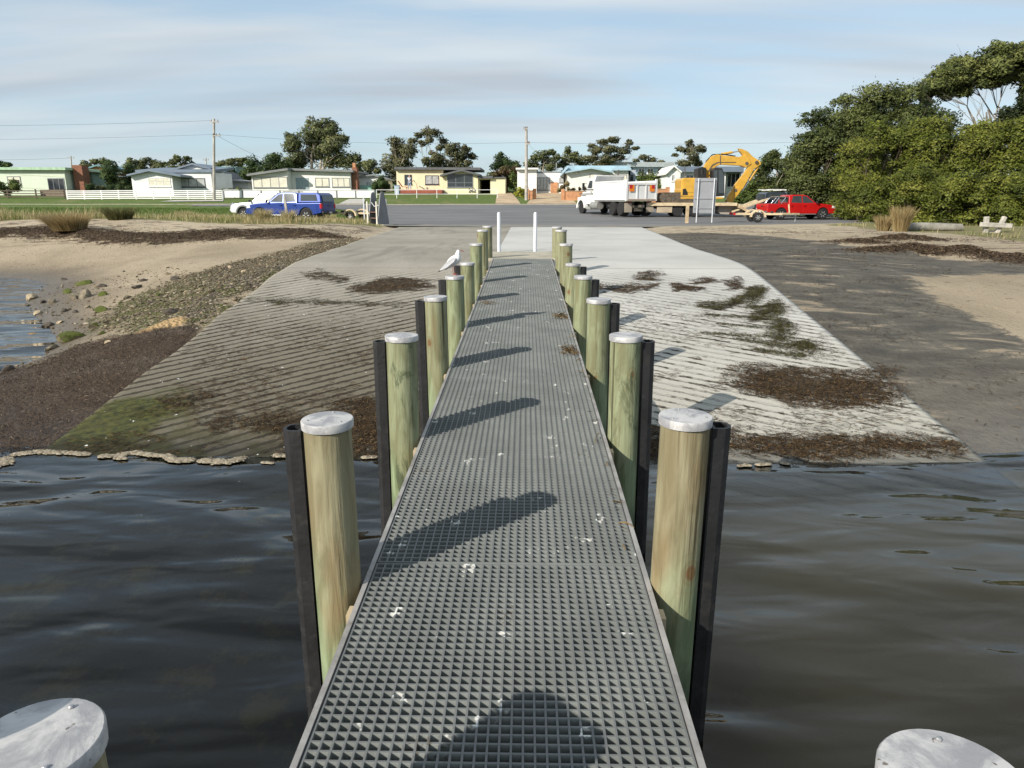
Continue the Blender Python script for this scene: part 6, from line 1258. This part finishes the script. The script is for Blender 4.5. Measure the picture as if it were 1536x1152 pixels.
ex([(1101,283), (1108,280), (1113,283), (1108,291), (1103,297), (1098,305), (1094,306), (1090,300), (1092,293), (1096,288)], -.02, .42, 'bucket_link', EX, bevel=.02); ex([(1091,306), (1090,300), (1094,298.5), (1098,303), (1097,309)], -.10, .50, 'bucket_ear', EX, bevel=.01)
bk = ex([(1097,304), (1088,303), (1079,305), (1074,310), (1073,317), (1077,321), (1090,321.5), (1110,321), (1110,315), (1104,309)], -.75, .95, 'bucket', pm('worn_bucket_steel', (.36,.32,.27), .7, .2, .3, 2), bevel=.03)
for k in range(5): P_ = PX(1110, 319, YEX); yy_ = YEX-.65+k*.375; MB().bar((P_[0]-.02, yy_, P_[1]), (P_[0]+.22, yy_, P_[1]-.06), .10, .06).build('tooth', GRIME, bk, origin=o)
MB().tube([tuple(np.insert(PX(1029,268,YEX),1,YEX+.3)), tuple(np.insert(PX(1028.5,248,YEX),1,YEX+.3))], .035, 8).build('exhaust', GRIME, t, origin=o); MB().tube([tuple(np.insert(PX(1049,255,YEX),1,YEX-.9)), tuple(np.insert(PX(1049,262,YEX),1,YEX-.9))], .10, 8).build('mirror_post', TRIM, t, origin=o)
# ---- boat trailers
def boat_trailer(label, px, Y, rot, L=4.6, load=True):
    loc = place(px, Y); t = thing('boat_trailer', label, 'trailer', loc, rot)
    for s in (-1, 1):
        MB().bar((-L*.42, s*.72, .48), (L*.22, s*.72, .48), .06, .10).build('side_beam', CRM, t); MB().bar((L*.22, s*.72, .48), (L*.5, 0, .48), .06, .10).build('draw_bar', CRM, t)
        wheel(t, -.5, s*.93, .30, .18, TANK, .55, 6)
        arc = [(-.5+.36*math.cos(a), .32+.36*math.sin(a)) for a in np.linspace(0, math.pi, 10)]+[(-.5+.46*math.cos(a), .32+.43*math.sin(a)) for a in np.linspace(math.pi, 0, 10)]
        MB().prism(arc, min(s*.80,s*1.06), max(s*.80,s*1.06), lambda u, v, d: (u, d, v)).build('mudguard', WFR if load and 0 else CRM, t); MB().box(-L*.45, -L*.42, min(s*.55,s*.75), max(s*.55,s*.75), .42, .56).build('tail_light', REDL, t)
    for x in (-1.7, -.8, .1, .9): MB().bar((x, -.69, .49), (x, .69, .49), .06, .06).build('cross_member', pm('rusty_member', (.28,.13,.07), .85), t)
    for x in (-1.6, -.6, .5): MB().tube([(x, -.12, .58), (x, .12, .58)], .07, 10).build('keel_roller', pm('roller_rubber', (.03,.03,.03), .7), t)
    MB().tube([(L*.45, 0, .45), (L*.45, 0, .03)], .035, 8).build('jockey_stand', STEEL, t); MB().bar((L*.36, 0, .5), (L*.34, 0, 1.05), .07, .07).build('winch_post', CRM, t)
    return t
boat_trailer('empty boat trailer with cream mudguards hitched behind the blue ute', 524, 47.5, math.pi-R(12), 4.4); boat_trailer('low white guarded boat trailer behind the red ute beside the loading ramps', 1146, 44.5, R(-6), 4.2, False)
# ---- sign seen from behind, posts, rustic things
Ys = 43.6
def sgn():
    x0, x1 = at_y(1041, 290, Ys)[0], at_y(1074, 290, Ys)[0]; z1, z0 = at_y(1056, 267, Ys)[2], at_y(1056, 319.5, Ys)[2]; g = hz((x0+x1)/2, Ys); t = thing('sign', 'grey back of a tall sign on two white posts in front of the plant trailer', 'sign', ((x0+x1)/2, Ys, g)); o = tuple(t.location)
    GP = pm('grey_sign_back', (.30,.31,.33), .55, .1, .1, 1.5)
    p = MB().box(x0, x1, Ys-.02, Ys+.02, z0, z1).build('panel', GP, t, origin=o, bevel=.005)
    for f in (.14, .42, .92): z = z0+(z1-z0)*f; MB().box(x0+.05, x1-.05, Ys-.06, Ys-.021, z-.03, z+.03).build('stiffener', GP, p, origin=o)
    for px in (1046.5, 1070): x = at_y(px, 290, Ys)[0]; MB().tube([(x, Ys-.10, g-.3), (x, Ys-.10, z1-.02)], .032, 10).build('post', WHT, t, origin=o, smooth=True)
sgn()
def fpost(label, px, pyb, pyt, Y, w_, lean=0, mat=None):
    b0 = at_y(px, pyb, Y); h_ = at_y(px, pyt, Y)[2]-b0[2]; z = hz(b0[0], Y); t = thing('timber_post', label, 'post', (b0[0], Y, z)); h_ = at_y(px, pyt, Y)[2]-z
    MB().prism([(-w_/2,-.2), (w_/2,-.2), (w_/2+lean,h_-.03), (lean,h_), (-w_/2+lean,h_-.02)], -w_/2, w_/2, lambda u, v, d: (u, d, v)).build('shaft', mat or DKW, t, bevel=.01)
fpost('pale timber post standing left of the grey sign', 1030, 334, 306, 42.5, .17); fpost('leaning grey timber post in front of the blue ute', 432, 331, 294, 43.5, .13, -.10, POLE); fpost('thin white post left of the grey metal stand', 546, 314, 297, 46, .07, 0, WHT)
# grey metal stand with two round-topped side plates
YM = 37.5; xl, xr = at_y(552, 320, YM)[0], at_y(565, 320, YM)[0]; g = hz((xl+xr)/2, YM); t = thing('metal_stand', 'grey metal stand with two round-topped side plates on a concrete pad beside the road', 'stand', ((xl+xr)/2, YM, g), -R(24)); o = tuple(t.location)
GM = pm('grey_sheet_metal', (.22,.23,.25), .5, .3, .12, 2); zt_ = at_y(552, 288, YM)[2]
def plate(x, w0, w1): return [(-w0/2, g+.05), (w0/2, g+.05)]+[(w1/2*math.cos(a), zt_-w1/2+w1/2*math.sin(a)) for a in np.linspace(0, math.pi, 9)]
for x, sk in ((xl, 0), (xr+.12, .10)):
    P_ = plate(x, 1.05, .42); MB().prism(P_, x-.015, x+.015, lambda u, v, d: (d+sk*.3*0, YM+.45+u, v)).build('side_plate', GM, t, origin=o)
    MB().box(x-.035, x+.035, YM-.13, YM-.08, g, g+1.2).build('front_post', pm('pale_post', (.62,.58,.5), .7), t, origin=o)
MB().box(xl+.02, xr+.10, YM+.85, YM+.88, g+.6, zt_-.35).build('back_panel', GM, t, origin=o)
for z in (.35, .65): MB().box(xl+.018, xr+.10, YM, YM+.84, g+z, g+z+.03).build('shelf', pm('rusty_shelf', (.24,.15,.11), .8), t, origin=o)
MB().tube([(xl+.05, YM+.2, g+1.15), ((xl+xr)/2, YM+.2, g+.95), (xr+.05, YM+.2, g+1.0)], .02, 6).build('basin_rim', WHT, t, origin=o); MB().box(xl-.15, xr+.6, YM-.25, YM+1.0, g-.15, g+.045).build('pad', pm('pale_concrete', (.42,.40,.36), .9), t, origin=o)
# rustic timber barrier and log on the right
GT = pm('silvered_driftwood', (.46,.43,.38), .9, 0, .3, 4, .008, 25)
g0 = ground(1489, 349); YR = g0[1]; sc_ = YR/FPX*1.03; t = thing('timber_barrier', 'rough silver timber barrier of two leaning posts and a rail by the right frame edge', 'barrier', (g0[0], YR, hz(g0[0], YR))); 
def rp(px, py): return ((px-1489)*sc_, 0, (349-py)*sc_)
MB().bar(rp(1479,351), rp(1477,327), .16, .14, (0,1,0)).build('post', GT, t, bevel=.02); MB().bar(rp(1494,351), rp(1502,327), .15, .14, (0,1,0)).build('post', GT, t, bevel=.02)
a, b_ = rp(1467,337.5), rp(1511,339.5); MB().bar((a[0], -.13, a[2]), (b_[0], -.13, b_[2]), .10, .17).build('rail', GT, t, bevel=.02); a, b_ = rp(1478,349), rp(1502,349); MB().bar((a[0], .1, a[2]+.02), (b_[0], .1, b_[2]+.02), .10, .12).build('foot_rail', GT, t, bevel=.02)
g1 = ground(1396, 346.5); o = MB().tube([(-1.3,0,.13), (-.5,.03,.16), (.4,-.02,.15), (1.2,.02,.13)], [.17,.18,.17,.15], 10).build('log', pm('grey_log', (.26,.245,.21), .9, 0, .3, 4, .01, 25), None, smooth=True); o.location = (g1[0], g1[1], hz(g1[0], g1[1])); tag(o, 'long grey log lying along the foot of the scrub', 'log')
# ---- gull on the fifth pile of the left row
GW = pm('white_feathers', (.78,.78,.77), .8, 0, .05, 8); GG = pm('grey_wing_feathers', (.48,.49,.51), .8, 0, .1, 10); RL = pm('red_legs', (.30,.06,.045), .6)
t = thing('gull', 'white gull with pale grey wings and red legs standing on a timber pile', 'gull', (-.80, PY[4], PT[4]+.004), R(-14)); t.scale = (.93,)*3
def gp_(x, z): a = R(22); x, z = x, z-.13; return (x*math.cos(a)-z*math.sin(a)*.8, .15+x*math.sin(a)+z*math.cos(a))
body = skin('body', ([(gp_(x, z)[0], 0, gp_(x, z)[1]) for x, z in ((-.155,.105), (-.10,.125), (-.03,.15), (.05,.165))]+[(.045,0,.235), (.050,0,.285), (.066,0,.297)], [(0,1),(1,2),(2,3),(3,4),(4,5),(5,6)]), [(.012,.022), (.035,.036), (.066,.066), (.064,.066), (.036,.036), (.029,.029), (.020,.020)], GW, t, sub=2)
for s in (-1, 1):
    wv = []; mb = MB(); P_ = [(.055,.180), (.03,.195), (-.04,.185), (-.12,.150), (-.20,.112), (-.185,.100), (-.09,.105), (.02,.135), (.06,.165)]
    wv = MB().prism(P_, .056, .070, lambda u, v, d: (gp_(u, v)[0], s*(d-.10*max(0, -u-.02)*1.2), gp_(u, v)[1])).build('wing', GG, t, bevel=.006); MB().prism([(-.20,.113), (-.245,.098), (-.185,.101)], .028, .036, lambda u, v, d: (gp_(u, v)[0], s*d, gp_(u, v)[1])).build('wing_tip', TRIM, wv)
    MB().tube([(-.01, s*.028, .11), (-.015, s*.028, .05), (-.008, s*.028, .012)], .004, 6).build('leg', RL, t)
    MB().prism([(-.012,-.003), (.024,-.014), (.030,0), (.024,.014)], .007, .013, lambda u, v, d: (u, v+s*.028, d)).build('foot', RL, t)
    MB().lathe([(.001,-.004), (.004,0), (.001,.004)], 8, (.074, s*.024, .302)).build('eye', TRIM, t)
MB().tube([(.086,0,.296), (.108,0,.291), (.124,0,.283)], [.007,.005,.002], 8).build('beak', pm('red_beak', (.20,.05,.04), .4), t)
